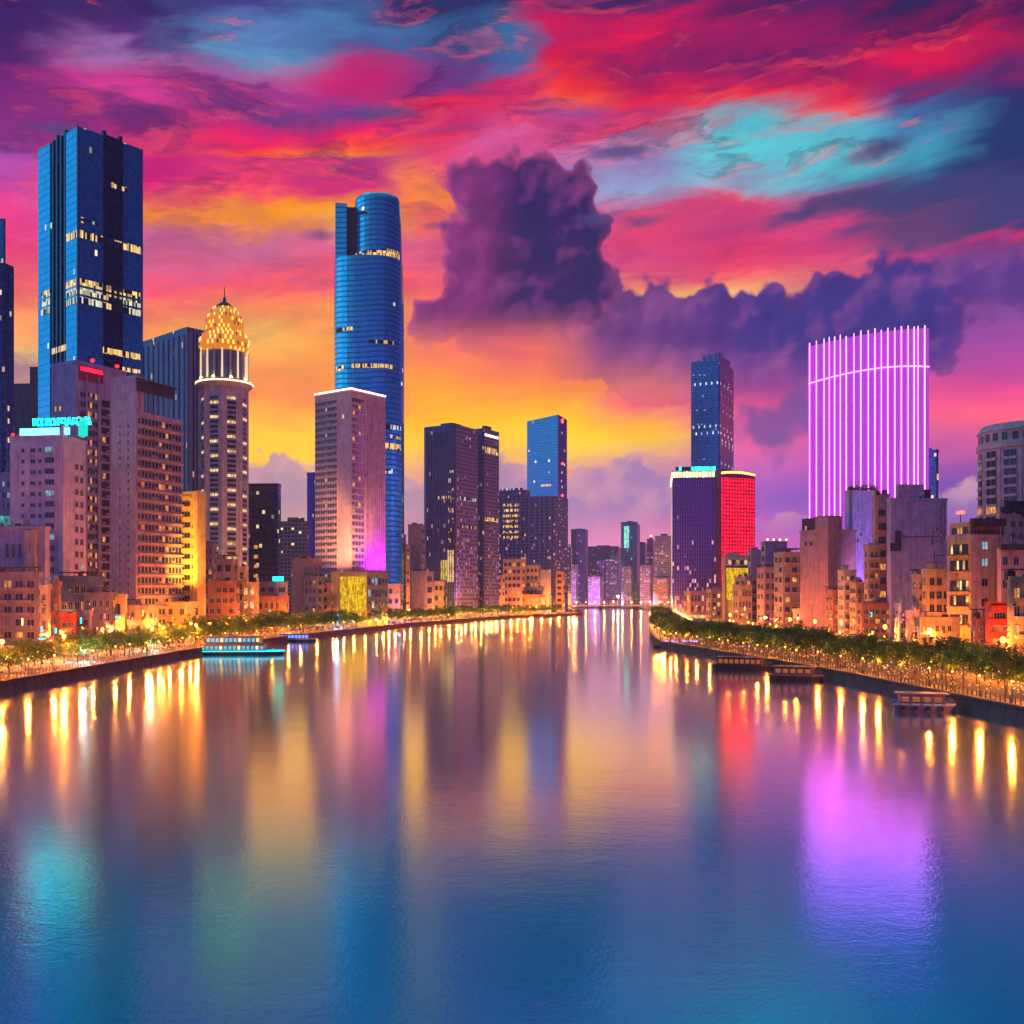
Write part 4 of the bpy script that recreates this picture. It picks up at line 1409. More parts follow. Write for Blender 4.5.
# --- blue tower rising from a darker lit block, mid picture
b = Building('blue_office_tower', 'blue glass tower with red corner lights rising from a darker lower block', 527, 558, 567, 414.5, 1500, 28)
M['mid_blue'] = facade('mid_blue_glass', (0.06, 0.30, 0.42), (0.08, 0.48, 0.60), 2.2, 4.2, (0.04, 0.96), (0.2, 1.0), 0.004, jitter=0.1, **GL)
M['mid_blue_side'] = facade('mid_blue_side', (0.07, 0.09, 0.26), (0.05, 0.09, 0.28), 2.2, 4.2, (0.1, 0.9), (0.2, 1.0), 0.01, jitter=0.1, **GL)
q = MB()
q.prism(b.poly(), 0, b.H, 0, 2, z1s=[b.H - 6, b.H, b.H - 3, b.H - 6])
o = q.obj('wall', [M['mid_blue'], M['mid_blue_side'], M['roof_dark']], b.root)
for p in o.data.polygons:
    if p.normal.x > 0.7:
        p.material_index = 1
for py in (419, 421, 463, 495):
    g = MB()
    g.lathe([(0, -2), (1.8, -1), (1.8, 1), (0, 2)], 8)
    gl = g.obj('warning_light', emit('warning_red', (1, .05, .05), 6.0) if 'warning_red' not in bpy.data.materials else bpy.data.materials['warning_red'], b.root)
    gl.location = (0.8, b.ub(562), b.zb(5, py))
b.slab('A', b.ua(551), b.ua(541), b.za(10, 486), b.za(10, 484), 0.3, M['lit_pale'], 'sign_light')
for sx_, (lab, xl, xc, xr, yt) in enumerate((('dark lower block with a lit rooftop and gold windows beside the twin towers', 499, 525, 530, 491), ('dark wide base block of the mid river blue tower', 524, 555, 568, 497))):
    b = Building('office_block', lab, xl, xc, xr, yt, 1380 - 20 * sx_, 22)
    M['mid_base%d' % sx_] = facade('mid_base', (0.12, 0.13, 0.26), (0.05, 0.08, 0.20), 3.2, 4.4, (0.15, 0.85), (0.2, 0.85), 0.035, (1.0, 0.5, 0.24), 0.6, low_lit=0.22, low_h=110, wall_rough=.5, glass_metal=.5)
    b.body(M['mid_base%d' % sx_], parapet=2)
    for i in range(6):
        t = b.wl * (i + .5) / 6
        b.slab('A', t - .5, t + .5, 0, b.H, 0.8, M['dark_frame'], 'fin')
    if sx_ == 0:
        for j in range(7):
            b.slab('A', b.ua(519), b.ua(503), b.za(9, 506 + j * 5.4), b.za(9, 503.4 + j * 5.4), 0.3, M['strip_gold'], 'lit_storey')
        b.slab('A', 3, b.wl - 3, b.H + 2.1, b.H + 4.5, 0.3, M['strip_white'], 'roof_light')

# --- small towers seen between
M['teal_dark'] = facade('teal_glass', (0.05, 0.13, 0.19), (0.06, 0.22, 0.32), 2.6, 4.0, (0.06, 0.94), (0.25, 1), 0.04, (1.0, 0.75, 0.45), 0.7, **GL)
b = Building('teal_office_block', 'dark teal glass block with scattered lit windows right of the domed tower', 247, 278, 281, 485, 850, 6)
b.body(M['teal_dark'], parapet=1.5)
for j in range(6):
    b.slab('A', b.ua(258), b.ua(254), 20 + j * 8, 23 + j * 8, .2, M['lit_warm'], 'lit_bay')
b.slab('A', 0, b.wl, b.za(0, 491), b.za(0, 486), .3, M['dark_frame'], 'roof_band')
M['flat_grey'] = facade('grey_flats', (0.30, 0.24, 0.27), (0.06, 0.07, 0.13), 3.4, 3.4, (0.2, 0.8), (0.3, 0.8), 0.05)
b = Building('apartment_tower', 'pale grey apartment block with a rounded roof between teal block and pink hotel', 280, 306, 310, 522, 900, 10)
b.body(M['flat_grey'])
q = MB()
q.prism([(-b.wl * .75, 2), (-b.wl * .3, 2), (-b.wl * .2, 9), (-b.wl * .8, 9)], b.H, b.za(0, 517), 0)
q.obj('roof_drum', M['flat_grey'], b.root)
b = Building('thin_blue_tower', 'thin plain blue tower just left of the pink hotel', 307, 316, 318, 474, 1150, 10)
b.body(M['mid_blue_side'], parapet=2)
b.slab('A', 2, 3, 0, b.H, .5, M['dark_frame'], 'fin')

# --- faint towers at the head of the river
far = [
    ('mauve slab tower left of the gap at the head of the river', 571, 586, 588, 530, 2300, (0.10, 0.09, 0.22), 0.02),
    ('broad low violet block behind the far river towers', 586, 618, 621, 547, 3000, (0.12, 0.10, 0.24), 0.03),
    ('pale pink lit block low in front of the violet one', 606, 619, 621, 560, 2350, (0.40, 0.30, 0.42), 0.18),
    ('narrow violet block beside the pale pink lit one', 597, 604, 605, 561, 2250, (0.16, 0.13, 0.30), 0.08),
    ('teal glass tower with a bright lit side above the bridge', 621, 637, 640, 523, 2150, None, 0.04),
    ('short pink block in front of the teal far tower', 622, 631, 633, 568, 2080, (0.42, 0.28, 0.38), 0.15),
    ('thin bluish tower right of the teal far tower', 640, 645, 648, 543, 2600, (0.10, 0.14, 0.26), 0.02),
    ('slim pink tower carrying an orange roof lamp', 647, 653, 655, 540, 2200, (0.40, 0.27, 0.36), 0.1),
    ('tall pale pink apartment tower left of the crown lit tower', 655, 671, 673, 537, 2000, (0.46, 0.32, 0.40), 0.12),
    ('small lit pink block low beside the far pink tower', 640, 650, 652, 566, 2020, (0.40, 0.26, 0.36), 0.2),
    ('low dark pink lit block at the bridge end', 653, 668, 671, 580, 1950, (0.36, 0.18, 0.24), 0.25),
    ('small mauve lit block behind the middle of the bridge', 588, 600, 603, 578, 2150, (0.34, 0.22, 0.34), 0.25),
    ('tiny pinkish block right of the blue tower base', 566, 576, 578, 566, 2150, (0.36, 0.22, 0.34), 0.25),
    ('pale violet thin block right of the mid blue tower', 567, 571, 572, 548, 1900, (0.3, 0.24, 0.4), 0.2),
]
for i, (lab, xl, xr0, xr, yt, Y, c, lit) in enumerate(far):
    b = Building('distant_tower', lab, xl, xr0, xr, yt, Y, 10, group='faint towers at the head of the river')
    m_ = facade('far_wall', c or (0.03, 0.16, 0.26), (0.06, 0.06, 0.14) if c else (0.05, 0.30, 0.42), 4.0, 4.5, (0.2, 0.8), (0.25, 0.8), lit, (1, .5, .45), 0.8, glass_metal=0.0 if c else .9, low_lit=0.3, low_h=70)
    b.body(m_, parapet=2.5)
    b.roof_box(.3, .7, .3, .7, 4 + 3 * (i % 3), m_, 'plant_room')
    if c is None:
        b.slab('A', b.ua(629), b.ua(624), b.za(3, 548), b.za(3, 526), .5, lit_room('lit_teal', (.25, .9, .75), 1.3), 'lit_bay')
    if 'orange' in lab:
        g = MB()
        g.lathe([(0, 0), (2, .8), (2, 2.6), (0, 3.4)], 8)
        g.obj('roof_lamp', M['lamp_warm'], b.root).location = (-b.wl / 2, b.wr / 2, b.H + 11)

# ------------------------------------------------------------------ towers of the right bank
b = Building('crown_lit_tower', 'violet office tower ringed by a bright yellow lit crown', 671, 711, 716, 487, 1100, 8)
M['violet'] = facade('violet_ribbed_wall', (0.16, 0.13, 0.34), (0.08, 0.07, 0.25), 2.4, 4.2, (0.3, 0.9), (0.1, 1.0), 0.008, (1, .4, .35), 0.9, wall_rough=.4, wall_metal=.3, glass_metal=.6, low_lit=0.22, low_h=65)
b.body(M['violet'], parapet=0)
for i in range(14):
    t = 1 + (b.wl - 2) * i / 13
    b.slab('A', t - .35, t + .35, 0, b.H, 0.8, plain('violet_fin', (0.16, 0.13, 0.30), .4, .3) if 'violet_fin' not in bpy.data.materials else bpy.data.materials['violet_fin'], 'fin')
M['crown'] = lit_strip('crown_glass', (1.0, 0.82, 0.36), 3.2, 3.2, 0.06, 6.0)
M['crown'].cycles.emission_sampling = 'AUTO'
q = MB()
q.box(-b.wl - .8, .8, -1.2, b.wr + .8, b.H, b.H + 5.6)
q.obj('lit_crown', M['crown'], b.root)
q = MB()
q.box(-b.wl - 1.1, 1.1, -1.5, b.wr + 1.1, b.H + 5.6, b.H + 6.4)
q.obj('crown_rim', M['dark_frame'], b.root)
q = MB()
q.box(-b.wl + 3, -.5, 0, b.wr, b.H + 6.4, b.H + 10.5)
q.obj('crown_top', lit_strip('crown_top_glass', (0.03, 0.9, 0.75), 2.6, 3.0, .15, 6), b.root)
b.slab('A', 2, b.wl - 3, b.za(9, 553), b.za(9, 551.5), 0.9, M['strip_dim'], 'lit_storey')
tb = b

b = Building('blue_glass_tower', 'tall blue glass tower with stepped ribbed top behind the crown lit tower', 691, 719, 733, 354, 1300, 25)
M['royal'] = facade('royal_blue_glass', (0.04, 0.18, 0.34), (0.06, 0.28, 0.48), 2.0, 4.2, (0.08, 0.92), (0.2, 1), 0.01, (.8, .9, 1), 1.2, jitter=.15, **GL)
M['royal_dark'] = facade('royal_blue_dark', (0.02, 0.05, 0.18), (0.02, 0.07, 0.24), 2.0, 4.2, (0.08, 0.92), (0.2, 1), 0.012, (.8, .9, 1), 1.2, jitter=.15, **GL)  # darker copy of the royal glass, the side's shade put into the colour
q = MB()
q.prism(b.poly(), 0, b.H - 8, 0, 2)
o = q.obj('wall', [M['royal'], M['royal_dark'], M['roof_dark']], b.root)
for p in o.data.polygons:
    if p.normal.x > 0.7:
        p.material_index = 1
for i, dz in enumerate((-4, -3, 2, 3, 4)):
    t = b.wl * (4.5 - i) / 5
    b.slab('A', t - b.wl / 10 + .5, t + b.wl / 10 - .5, 0, b.H + dz - 3, 1.2, M['royal'], 'rib')
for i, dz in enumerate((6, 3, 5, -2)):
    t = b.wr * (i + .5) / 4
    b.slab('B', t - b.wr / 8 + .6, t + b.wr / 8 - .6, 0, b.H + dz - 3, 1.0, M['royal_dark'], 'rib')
for px, py in ((694, 376), (700, 376), (705, 376), (703, 397), (697, 411), (705, 411), (702, 425), (698, 425), (713, 432), (716, 430), (704, 460), (700, 468)):
    t = b.ua(px)
    b.slab('A', t - 1.2, t + 1.2, b.za(t, py), b.za(t, py) + 1.6, 1.35, M['lit_cool'], 'lit_window')
for px, py in ((728, 385), (728, 388), (726, 433), (728, 442)):
    t = b.ub(px)
    b.slab('B', t - 1.2, t + 1.2, b.zb(t, py), b.zb(t, py) + 1.6, 1.15, M['lit_pale'], 'lit_window')


# --- red lit tower
def red_mat():
    m, k, bs = new_mat('red_led_wall')
    u, v, _ = k.sep(k.n.new('ShaderNodeUVMap').outputs[0])
    fu, fv = k.m('FRACT', k.m('DIVIDE', u, 3.3)), k.m('FRACT', k.m('DIVIDE', v, 3.6))
    line = k.m('MAXIMUM', k.m('LESS_THAN', fu, 0.42), k.m('LESS_THAN', fv, 0.42))
    n = k.noise(k.xyz(u, v, 0), 0.11, 4, .65, dim='2D')
    wn = k.n.new('ShaderNodeTexWhiteNoise')
    wn.noise_dimensions = '2D'
    k.put(wn.inputs['Vector'], k.xyz(k.m('FLOOR', k.m('DIVIDE', u, 3.3)), k.m('FLOOR', k.m('DIVIDE', v, 3.6)), 0))
    bs.inputs['Base Color'].default_value = (0.10, 0.01, 0.05, 1)
    bs.inputs['Emission Color'].default_value = (1.0, 0.004, 0.024, 1)
    s = k.m('MULTIPLY', k.mr(line, 0, 1, 0.05, 2.2), k.m('MULTIPLY', k.mr(n, .35, .65, .55, 1.3), k.mr(wn.outputs['Value'], 0, 1, .6, 1.25)))
    k.put(bs.inputs['Emission Strength'], s)
    return m


b = Building('red_lit_tower', 'red illuminated tower block with a glowing yellow arc along its roof', 712, 721, 755, 471, 1000, 68)
M['red_led'] = red_mat()
q = MB()
q.prism(b.poly(), 0, b.H, 0, 1, z1s=[b.H, b.H + 2, b.H, b.H])
q.obj('wall', [plaster('red_tower_side', (0.22, 0.05, 0.12)), M['roof_dark']], b.root)
q = MB()
L = b.wr - 1.0
q.face([(.25, .5, 0), (.25, .5 + L, 0), (.25, .5 + L, b.H - 6), (.25, .5, b.H - 6)], 0, [(0, 0), (L, 0), (L, b.H - 6), (0, b.H - 6)])
q.box(0, .24, .4, b.wr - .4, 0, b.H - 5.9, 1)
q.obj('light_screen', [M['red_led'], M['dark_frame']], b.root)
q = MB()
for i in range(14):
    t0, t1 = b.wr * i / 14, b.wr * (i + 1) / 14
    f_ = lambda t: b.H - 4.2 + 2.6 * sin(pi * (0.15 + .75 * t / b.wr))
    q.face([(.5, t0, f_(t0)), (.5, t1, f_(t1)), (.5, t1, f_(t1) + 2.2), (.5, t0, f_(t0) + 2.2)])
    q.face([(.0, t0, f_(t0) + 2.2), (.5, t0, f_(t0) + 2.2), (.5, t1, f_(t1) + 2.2), (0, t1, f_(t1) + 2.2)][::-1])
q.obj('arc_light', emit('arc_light', (1.0, 0.50, 0.10), 3.5), b.root)

# --- the neon-lined purple tower
Y = 800.0
nt = thing('neon_tower', 'broad purple tower striped with bright vertical pink neon lines', 'tower', (*at(868, Y)[:2], LAND))
zz = lambda py: CAM_H + (HORIZ - py) / F * Y - LAND
sx = lambda px: (px - 868) / F * Y
XL, XR = sx(808), sx(929)


def fy(x):
    t = (x - XL) / (XR - XL)
    return 7.0 * (2 * t - 1) ** 2 - 7.0


def ztop(x):
    t = (x - XL) / (XR - XL)
    return zz(347 - 26 * t + 7 * t * t)


M['neon_wall'] = facade('purple_panel_wall', (0.20, 0.035, 0.27), (0.12, 0.02, 0.20), 2.0, 5.0, (0.1, 0.9), (0.08, 0.95), 0.0, jitter=.35, wall_rough=.4, glass_rough=.3)
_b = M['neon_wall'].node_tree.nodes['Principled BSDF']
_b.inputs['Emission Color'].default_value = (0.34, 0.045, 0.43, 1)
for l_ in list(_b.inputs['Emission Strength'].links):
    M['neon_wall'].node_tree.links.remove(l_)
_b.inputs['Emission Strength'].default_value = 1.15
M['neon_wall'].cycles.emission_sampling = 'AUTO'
q = MB()
N = 18
front = [(XL + (XR - XL) * i / N, fy(XL + (XR - XL) * i / N)) for i in range(N + 1)]
P = front + [(XR + 4, 34), (XL + 14, 34)]
q.prism(P, 0, 0, 0, 1, z1s=[ztop(p[0]) for p in front] + [ztop(XR), ztop(XL)])
o = q.obj('wall', [M['neon_wall'], M['roof_dark'], plain('purple_side', (0.10, 0.04, 0.14), .5)], nt)
for p in o.data.polygons:
    if p.normal.x > 0.7:
        p.material_index = 2
M['neon'] = emit('neon_tube', (1.0, 0.15, 0.82), 8.5)
rr = random.Random(5)
xs = [809.3, 815.6, 822.7, 827.6, 832.6, 838, 843.6, 851, 857.7, 865, 871.6, 878, 884.6, 891.8, 898.6, 905.8, 912.3, 916.6, 924]
for i, px in enumerate(xs):
    x = sx(px)
    y = fy(x)
    w = (.20 if i % 2 == 0 else .12)
    q = MB()
    q.box(x - w, x + w, y - .9, y - .05, 0, ztop(x) + rr.uniform(1.2, 3.5))
    q.obj('neon_tube', M['neon'], nt)
q = MB()
for i in range(N * 2):
    x0, x1 = XL + (XR - XL) * i / (N * 2), XL + (XR - XL) * (i + 1) / (N * 2)
    f_ = lambda x: zz(384 - 17 * (1 - (1 - (x - XL) / (XR - XL)) ** 2.0))
    w = .30
    p = [(x0, fy(x0)), (x1, fy(x1))]
    q.face([(x0, p[0][1] - 1.0, f_(x0) - w), (x1, p[1][1] - 1.0, f_(x1) - w), (x1, p[1][1] - 1.0, f_(x1) + w), (x0, p[0][1] - 1.0, f_(x0) + w)])
    q.face([(x0, p[0][1] - 1.0, f_(x0) + w), (x1, p[1][1] - 1.0, f_(x1) + w), (x1, p[1][1], f_(x1) + w), (x0, p[0][1], f_(x0) + w)])
q.obj('neon_line', M['neon'], nt)

b = Building('slim_blue_block', 'slim blue block showing behind the right edge of the neon tower', 922, 936, 938.5, 451, 880, 60)
b.body(facade('slim_blue', (0.10, 0.12, 0.32), (0.05, 0.08, 0.28), 3, 4, (.1, .9), (.2, .9), .01, **GL), parapet=1.5)
b.slab('B', 1, 3, b.zb(3, 480), b.zb(3, 474), .3, M['lit_pale'], 'lit_window')
b.roof_box(.3, .6, .3, .6, 3, M['roof_grey'], 'plant_room')

# --- round drum tower at the right edge
Y = 560.0
dt = thing('drum_tower', 'round cream apartment tower cut by the right edge with arched top storey', 'tower', (*at(1022, Y)[:2], LAND))
R = 40 / F * Y
zz = lambda py: CAM_H + (HORIZ - py) / F * (Y - R * .8) - LAND
cr = wall('drum_cream', (0.52, 0.40, 0.40))
q = MB()
q.lathe([(R, 0), (R, zz(447)), (R * 1.05, zz(446)), (R * 1.05, zz(441)), (R, zz(440)), (R, zz(429)), (R * 1.04, zz(428)), (R * 1.0, zz(426)), (R * .93, zz(421)), (R * .6, zz(418.5)), (0, zz(418))], 40)
q.obj('wall', cr, dt)
nw = 26
for i in range(nw):
    a = 2 * pi * i / nw
    if sin(a) > 0.4:
        continue
    w = 2 * pi * R / nw
    link('arched_window', window_mesh(w * .55, zz(431) - zz(438.5), 'dark_glass', 1), dt, (R * 1.0 * cos(a), R * sin(a), zz(438.5)), a + pi / 2)
key = 'drumbay'
for i in range(13):
    a = 2 * pi * i / 13 + .12
    if sin(a) > 0.4:
        continue
    w = 2 * pi * R / 13
    if key not in _wcache:
        g = MB()
        for j in range(16):
            z0 = zz(600) + (zz(449) - zz(600)) * j / 16
            dz = (zz(449) - zz(600)) / 16
            g.box(-w * .33, w * .33, -.7, .2, z0, z0 + dz * .3, 0, True)
            g.face([(-w * .3, -.12, z0 + dz * .3), (w * .3, -.12, z0 + dz * .3), (w * .3, -.12, z0 + dz), (-w * .3, -.12, z0 + dz)], 2 if j in (9,) else 1)
            g.box(-.12, .12, -.3, .1, z0 + dz * .3, z0 + dz, 0)
        _wcache[key] = g.mesh('window_bay', [cr, M['dark_glass'], M['lit_warm']])
    link('window_bay', _wcache[key], dt, (R * cos(a), R * sin(a), 0), a + pi / 2)
    q = MB()
    a2 = a + pi / 13
    q.tube((R * cos(a2), R * sin(a2), 0), (R * cos(a2), R * sin(a2), zz(447)), .7, .7, 6)
    q.obj('pilaster', cr, dt)


# ------------------------------------------------------------------ apartment blocks of the left bank
DG = 'dark_glass'
# red-signed block
b = Building('apartment_block', 'mauve apartment block with a red lit sign wall on top beside the tall blue skyscraper', 51, 76, 126, 362, 480, 30)
w_ = wall('mauve_wall', (0.42, 0.29, 0.47))
b.body(w_, parapet=1.0)
M['sign_red'] = emit('sign_red', (1.0, 0.003, 0.016), 7.0)
b.slab('B', b.ub(79), b.ub(103), b.zb(6, 381), b.zb(6, 367), 0.4, plain('dark_red_panel', (0.30, 0.03, 0.07), .6), 'sign_panel')
b.slab('B', b.ub(80), b.ub(102), b.zb(6, 371.5), b.zb(6, 368), 0.55, M['sign_red'], 'sign_light')
for face, px, py in (('B', 96, 376.5), ('B', 120.5, 374)):
    g = MB()
    g.lathe([(0, -.9), (.9, -.4), (.9, .4), (0, .9)], 8)
    t = b.ub(px)
    rb_ = g.obj('red_beacon', M['lamp_red'], b.root)
    rb_.location = (-2.5, t, b.H + 3.2)
    q = MB()
    q.tube((0, 0, -3.2), (0, 0, -.8), .12, .1, 5)
    q.obj('beacon_post', [M['dark_metal']], rb_)
n = 24
kk = (DG,) * 5 + ('lit_warm', DG)
b.slab('B', b.ub(87), b.ub(85.5), 8, b.H - 5, .6, w_, 'fin')
b.slab('B', b.ub(99), b.ub(97.5), 8, b.H - 5, .6, w_, 'fin')
b.ribbons('B', b.ub(80), b.ub(85.5), 10, b.zb(3, 390), n, 2, (DG,) * 8 + ('lit_red',), .55, 'frame', 1)
b.ribbons('B', b.ub(87), b.ub(97.3), 10, b.zb(3, 390), n, 4, (DG, DG, 'lit_warm', DG, DG, 'lit_warm', 'lit_warm'), .6, 'frame', 4)
b.ribbons('B', b.ub(102), b.ub(110), 10, b.zb(3, 395), n, 2, (DG, 'lit_warm', DG, DG), .6, 'dark_frame', 2)
b.grid('B', b.ub(113), b.ub(125), 3, 10, b.zb(12, 385), 20, .4, .35, (DG,) * 12 + ('lit_pale',), random.Random(2))
b.grid('A', b.ua(62), b.ua(54), 2, b.za(8, 412), b.za(8, 404), 1, .6, .6, ('lit_warm',), random.Random(2))
b.roof_box(.1, .5, .3, .7, 3.0, M['roof_grey'])
# long balcony slab
b = Building('apartment_block', 'broad brown apartment slab with rows of orange lit balconies and a black roof canopy', 111, 136, 182, 412, 440, 25)
bw = wall('dusk_brown', (0.48, 0.30, 0.38))
b.body(bw, parapet=0.6)
lw_ = b.wl
n = 20
z0, z1 = 6.0, b.zb(0, 412) - 1
dz = (z1 - z0) / n
b.ribbons('B', b.ub(141), b.wr - .4, z0, z1, n, 12, (DG,) * 11 + ('lit_warm', 'lit_red'), .52, 'frame', 3)
M['floor_slab'] = wall('floor_slab', (0.55, 0.34, 0.28))
for i in range(n):
    b.slab('B', b.ub(137), b.wr + .2, z0 + i * dz - .5, z0 + i * dz + .35, 0.9, M['floor_slab'], 'balcony')
b.grid('B', b.ub(137), b.ub(141), 1, z0, z1, n, .55, .45, (DG,) * 8 + ('lit_cool',), random.Random(9))
b.grid('A', b.ua(130), b.ua(127), 1, z0, b.H - 4, 26, .55, .45, (DG,), random.Random(3))
b.grid('A', b.ua(122), b.ua(118), 1, z0, b.H - 4, 26, .35, .4, (DG,) * 9 + ('lit_warm',), random.Random(4))
q = MB()
ht = b.za(0, 375)
q.prism([(-lw_, 0.01), (-.2, 0.01), (-.2, 5), (-lw_, 5)], b.H + .7, ht, 0)
q.obj('stair_tower', [bw], b.root)
q = MB()
q.box(-.19, .6, 0.5, b.wr * .78, b.zb(6, 393), b.zb(6, 383))
q.box(-3, 1.6, 0.2, b.wr * .82, b.zb(6, 383) + .003, b.zb(6, 381))
q.obj('roof_canopy', [M['roof_dark']], b.root)
q = MB()
for i in range(6):
    q.box(-.5, -.1, 2 + i * b.wr * .75 / 6, 2.5 + i * b.wr * .75 / 6, b.H + .61, b.zb(6, 393))
q.obj('canopy_post', [M['metal']], b.root)
# white block with teal neon on the roof
b = Building('apartment_block', 'pale lilac apartment block carrying teal neon lettering on its roof', 10, 63, 86, 437, 400, 8)
pw = wall('lilac_wall', (0.50, 0.41, 0.60))
b.body(pw, parapet=0.9)
r5 = random.Random(5)
for px in (23, 33, 40, 50):
    nr = 13
    t = b.ua(px)
    for j in range(nr):
        z = b.za(0, 582) + j * (b.za(0, 450) - b.za(0, 582)) / (nr - 1) - .6
        w = 1.1 if px in (23, 40) else (1.9 if px == 33 else 3.9)
        b.window('A', t, z, w, 1.9 if px == 50 else 1.4, 'lit_cool' if (px, j) in ((50, 9), (40, 3)) else DG, 2 if px == 50 else 1)
b.slab('A', b.ua(56.5), b.ua(44.5), 0, b.za(0, 448), 0.5, pw, 'window_bay', 0)
for j in range(13):
    z = b.za(0, 582) + j * (b.za(0, 450) - b.za(0, 582)) / 12 - .6
    o = b.window('A', b.ua(50.5), z, 3.7, 2.0, DG if j % 4 else 'lit_cool', 2)
    o.location.y -= 0.5
b.grid('B', b.ub(74), b.ub(84), 2, 4, b.H - 8, 14, .5, .45, (DG,) * 9 + ('lit_cool',), random.Random(6))
b.roof_box(.93, 1.0, .0, .3, 5.0, pw, 'stair_tower')
M['neon_teal'] = emit('neon_teal', (0.0, 1.0, 0.72), 8.0)
M['neon_ice'] = emit('neon_ice', (0.12, 0.80, 1.0), 4.0)
q = MB()
q.box(-b.ua(18), -b.ua(67), 1.2, 2.0, b.za(0, 434), b.za(0, 427))
for i in range(7):
    x = -b.ua(19) + i * (b.ua(19) - b.ua(66)) / 6
    q.box(x - .12, x + .12, 1.4, 1.8, b.H, b.za(0, 434), 1)
q.obj('light_box', [M['neon_ice'], M['dark_metal']], b.root)
q = MB()
x = -b.ua(30)
rr = random.Random(12)
zt, zb0 = b.za(0, 417), b.za(0, 424)
i = 0
while x < -b.ua(88):
    w = rr.uniform(.9, 1.7)
    for s in range(3):
        xa_, xb_ = x + rr.uniform(0, w * .3), x + rr.uniform(w * .5, w)
        za_, zc_ = rr.choice((zb0, (zb0 + zt) / 2, zt)), rr.choice((zb0, zt, zb0 + .4))
        q.tube((xa_, 2.0, za_), (xb_, 2.0, zc_), .2, .2, 4)
    q.tube((x, 2.0, zb0), (x, 2.0, zt), .2, .2, 4)
    x += w + .45
    i += 1
q.obj('neon_lettering', [M['neon_teal']], b.root)
q = MB()
q.lathe([(0, -2.6), (2.0, -2), (2.0, 2), (0, 2.6)], 10)
o = q.obj('neon_emblem', [emit('neon_emblem', (0.0, 0.75, 0.60), 1.1)], b.root)
o.location = (-b.ua(80), 2.2, b.za(0, 428))
o.scale = (1, .25, 1.4)
g = MB()
g.lathe([(0, -.5), (.5, -.3), (.5, .3), (0, .5)], 8)
g.obj('red_beacon', M['lamp_red'], b.root).location = (-b.wl + .8, 0.6, b.H + 1.6)
# salmon stair slab and low mauve annex
b = Building('annex_building', 'low mauve annex with a salmon lit stair slab in front of the lilac block', -6, 45, 50, 528, 372, 6)
b.body(wall('annex_mauve', (0.40, 0.30, 0.48)), parapet=.8)
b.slab('A', b.ua(37.5), b.ua(26.5), 0, b.za(0, 530), 1.4, wall('salmon', (0.62, 0.34, 0.26)), 'stair_slab')
b.grid('A', b.ua(23), b.ua(4), 3, 10, b.H - 3, 3, .35, .5, (DG,), random.Random(8))
b.window('A', b.ua(32), b.za(0, 536), 3, 1.6, 'lit_warm', 1)
b.antenna(.2, .3)
b.tank(.6, .5)
b = Building('apartment_block', 'mauve block at the left edge under the dark tower with a teal lit upper floor', -30, 12, 14, 474, 430, 6)
b.body(wall('annex_mauve', None), parapet=.8)
b.grid('A', .5, b.ua(-8), 4, 14, b.H - 2, 12, .45, .45, (DG,) * 6 + ('lit_cool',), random.Random(3))
b.slab('A', 0.2, b.ua(0) + 3, b.za(0, 532), b.za(0, 516), 0.6, lit_room('lit_teal_floor', (.10, .6, .6), .55), 'lit_floor')
b = Building('office_block', 'plain dark grey office block with a taller stair core behind the lilac block', 14, 39, 42, 386, 720, 6)
b.body(wall('dark_block', (0.16, 0.15, 0.19)), parapet=2)
b.roof_box(.62, .98, .1, .6, b.za(0, 367) - b.H, wall('dark_block', None), 'stair_core')
b.grid('A', 2, b.wl - 2, 5, 40, b.H - 5, 8, .3, .4, (DG,), random.Random(1))
# bright yellow lit block
b = Building('apartment_block', 'bright yellow floodlit block wedged between the brown slab and the domed tower', 176, 195, 206, 493, 470, 14)
yw = wall('yellow_wall', (0.66, 0.48, 0.20))
b.body(yw, parapet=.8)
for j in range(12):
    b.window('A', b.ua(186), 8 + j * (b.H - 14) / 11, 4.2, 2.2, DG, 2)
b.slab('A', 1.6, b.ua(181), b.H - 2.2, b.H - 1.2, .6, yw, 'cornice')
b.slab('B', .2, b.ub(203), 0, b.H + 1.2, 1.2, wall('orange_wall', (0.60, 0.36, 0.16)), 'stair_slab')
b.grid('A', .6, b.ua(191), 1, 8, b.H - 4, 12, .4, .4, ('lit_warm', DG), random.Random(3))

# ------------------------------------------------------------------ low houses
PALETTE = {
    'brick': (0.34, 0.15, 0.11), 'ochre': (0.56, 0.38, 0.18), 'cream': (0.56, 0.46, 0.36), 'rose': (0.50, 0.30, 0.28), 'mauve': (0.40, 0.32, 0.40), 'dusk': (0.22, 0.17, 0.24),
    'grey': (0.30, 0.28, 0.30), 'violet': (0.34, 0.29, 0.44), 'salmon': (0.60, 0.34, 0.26), 'tan': (0.46, 0.33, 0.24), 'white': (0.58, 0.54, 0.56), 'red': (0.45, 0.08, 0.06), 'blue': (0.10, 0.13, 0.24),
}


M['sign_amber'] = emit('signboard_amber', (1.0, 0.34, 0.04), 3.0, sample=False)
M['sign_rose'] = emit('signboard_rose', (1.0, 0.08, 0.16), 2.5, sample=False)
M['sign_teal'] = emit('signboard_teal', (0.05, 0.75, 0.70), 2.0, sample=False)
M['sign_lemon'] = emit('signboard_lemon', (1.0, 0.75, 0.2), 2.5, sample=False)


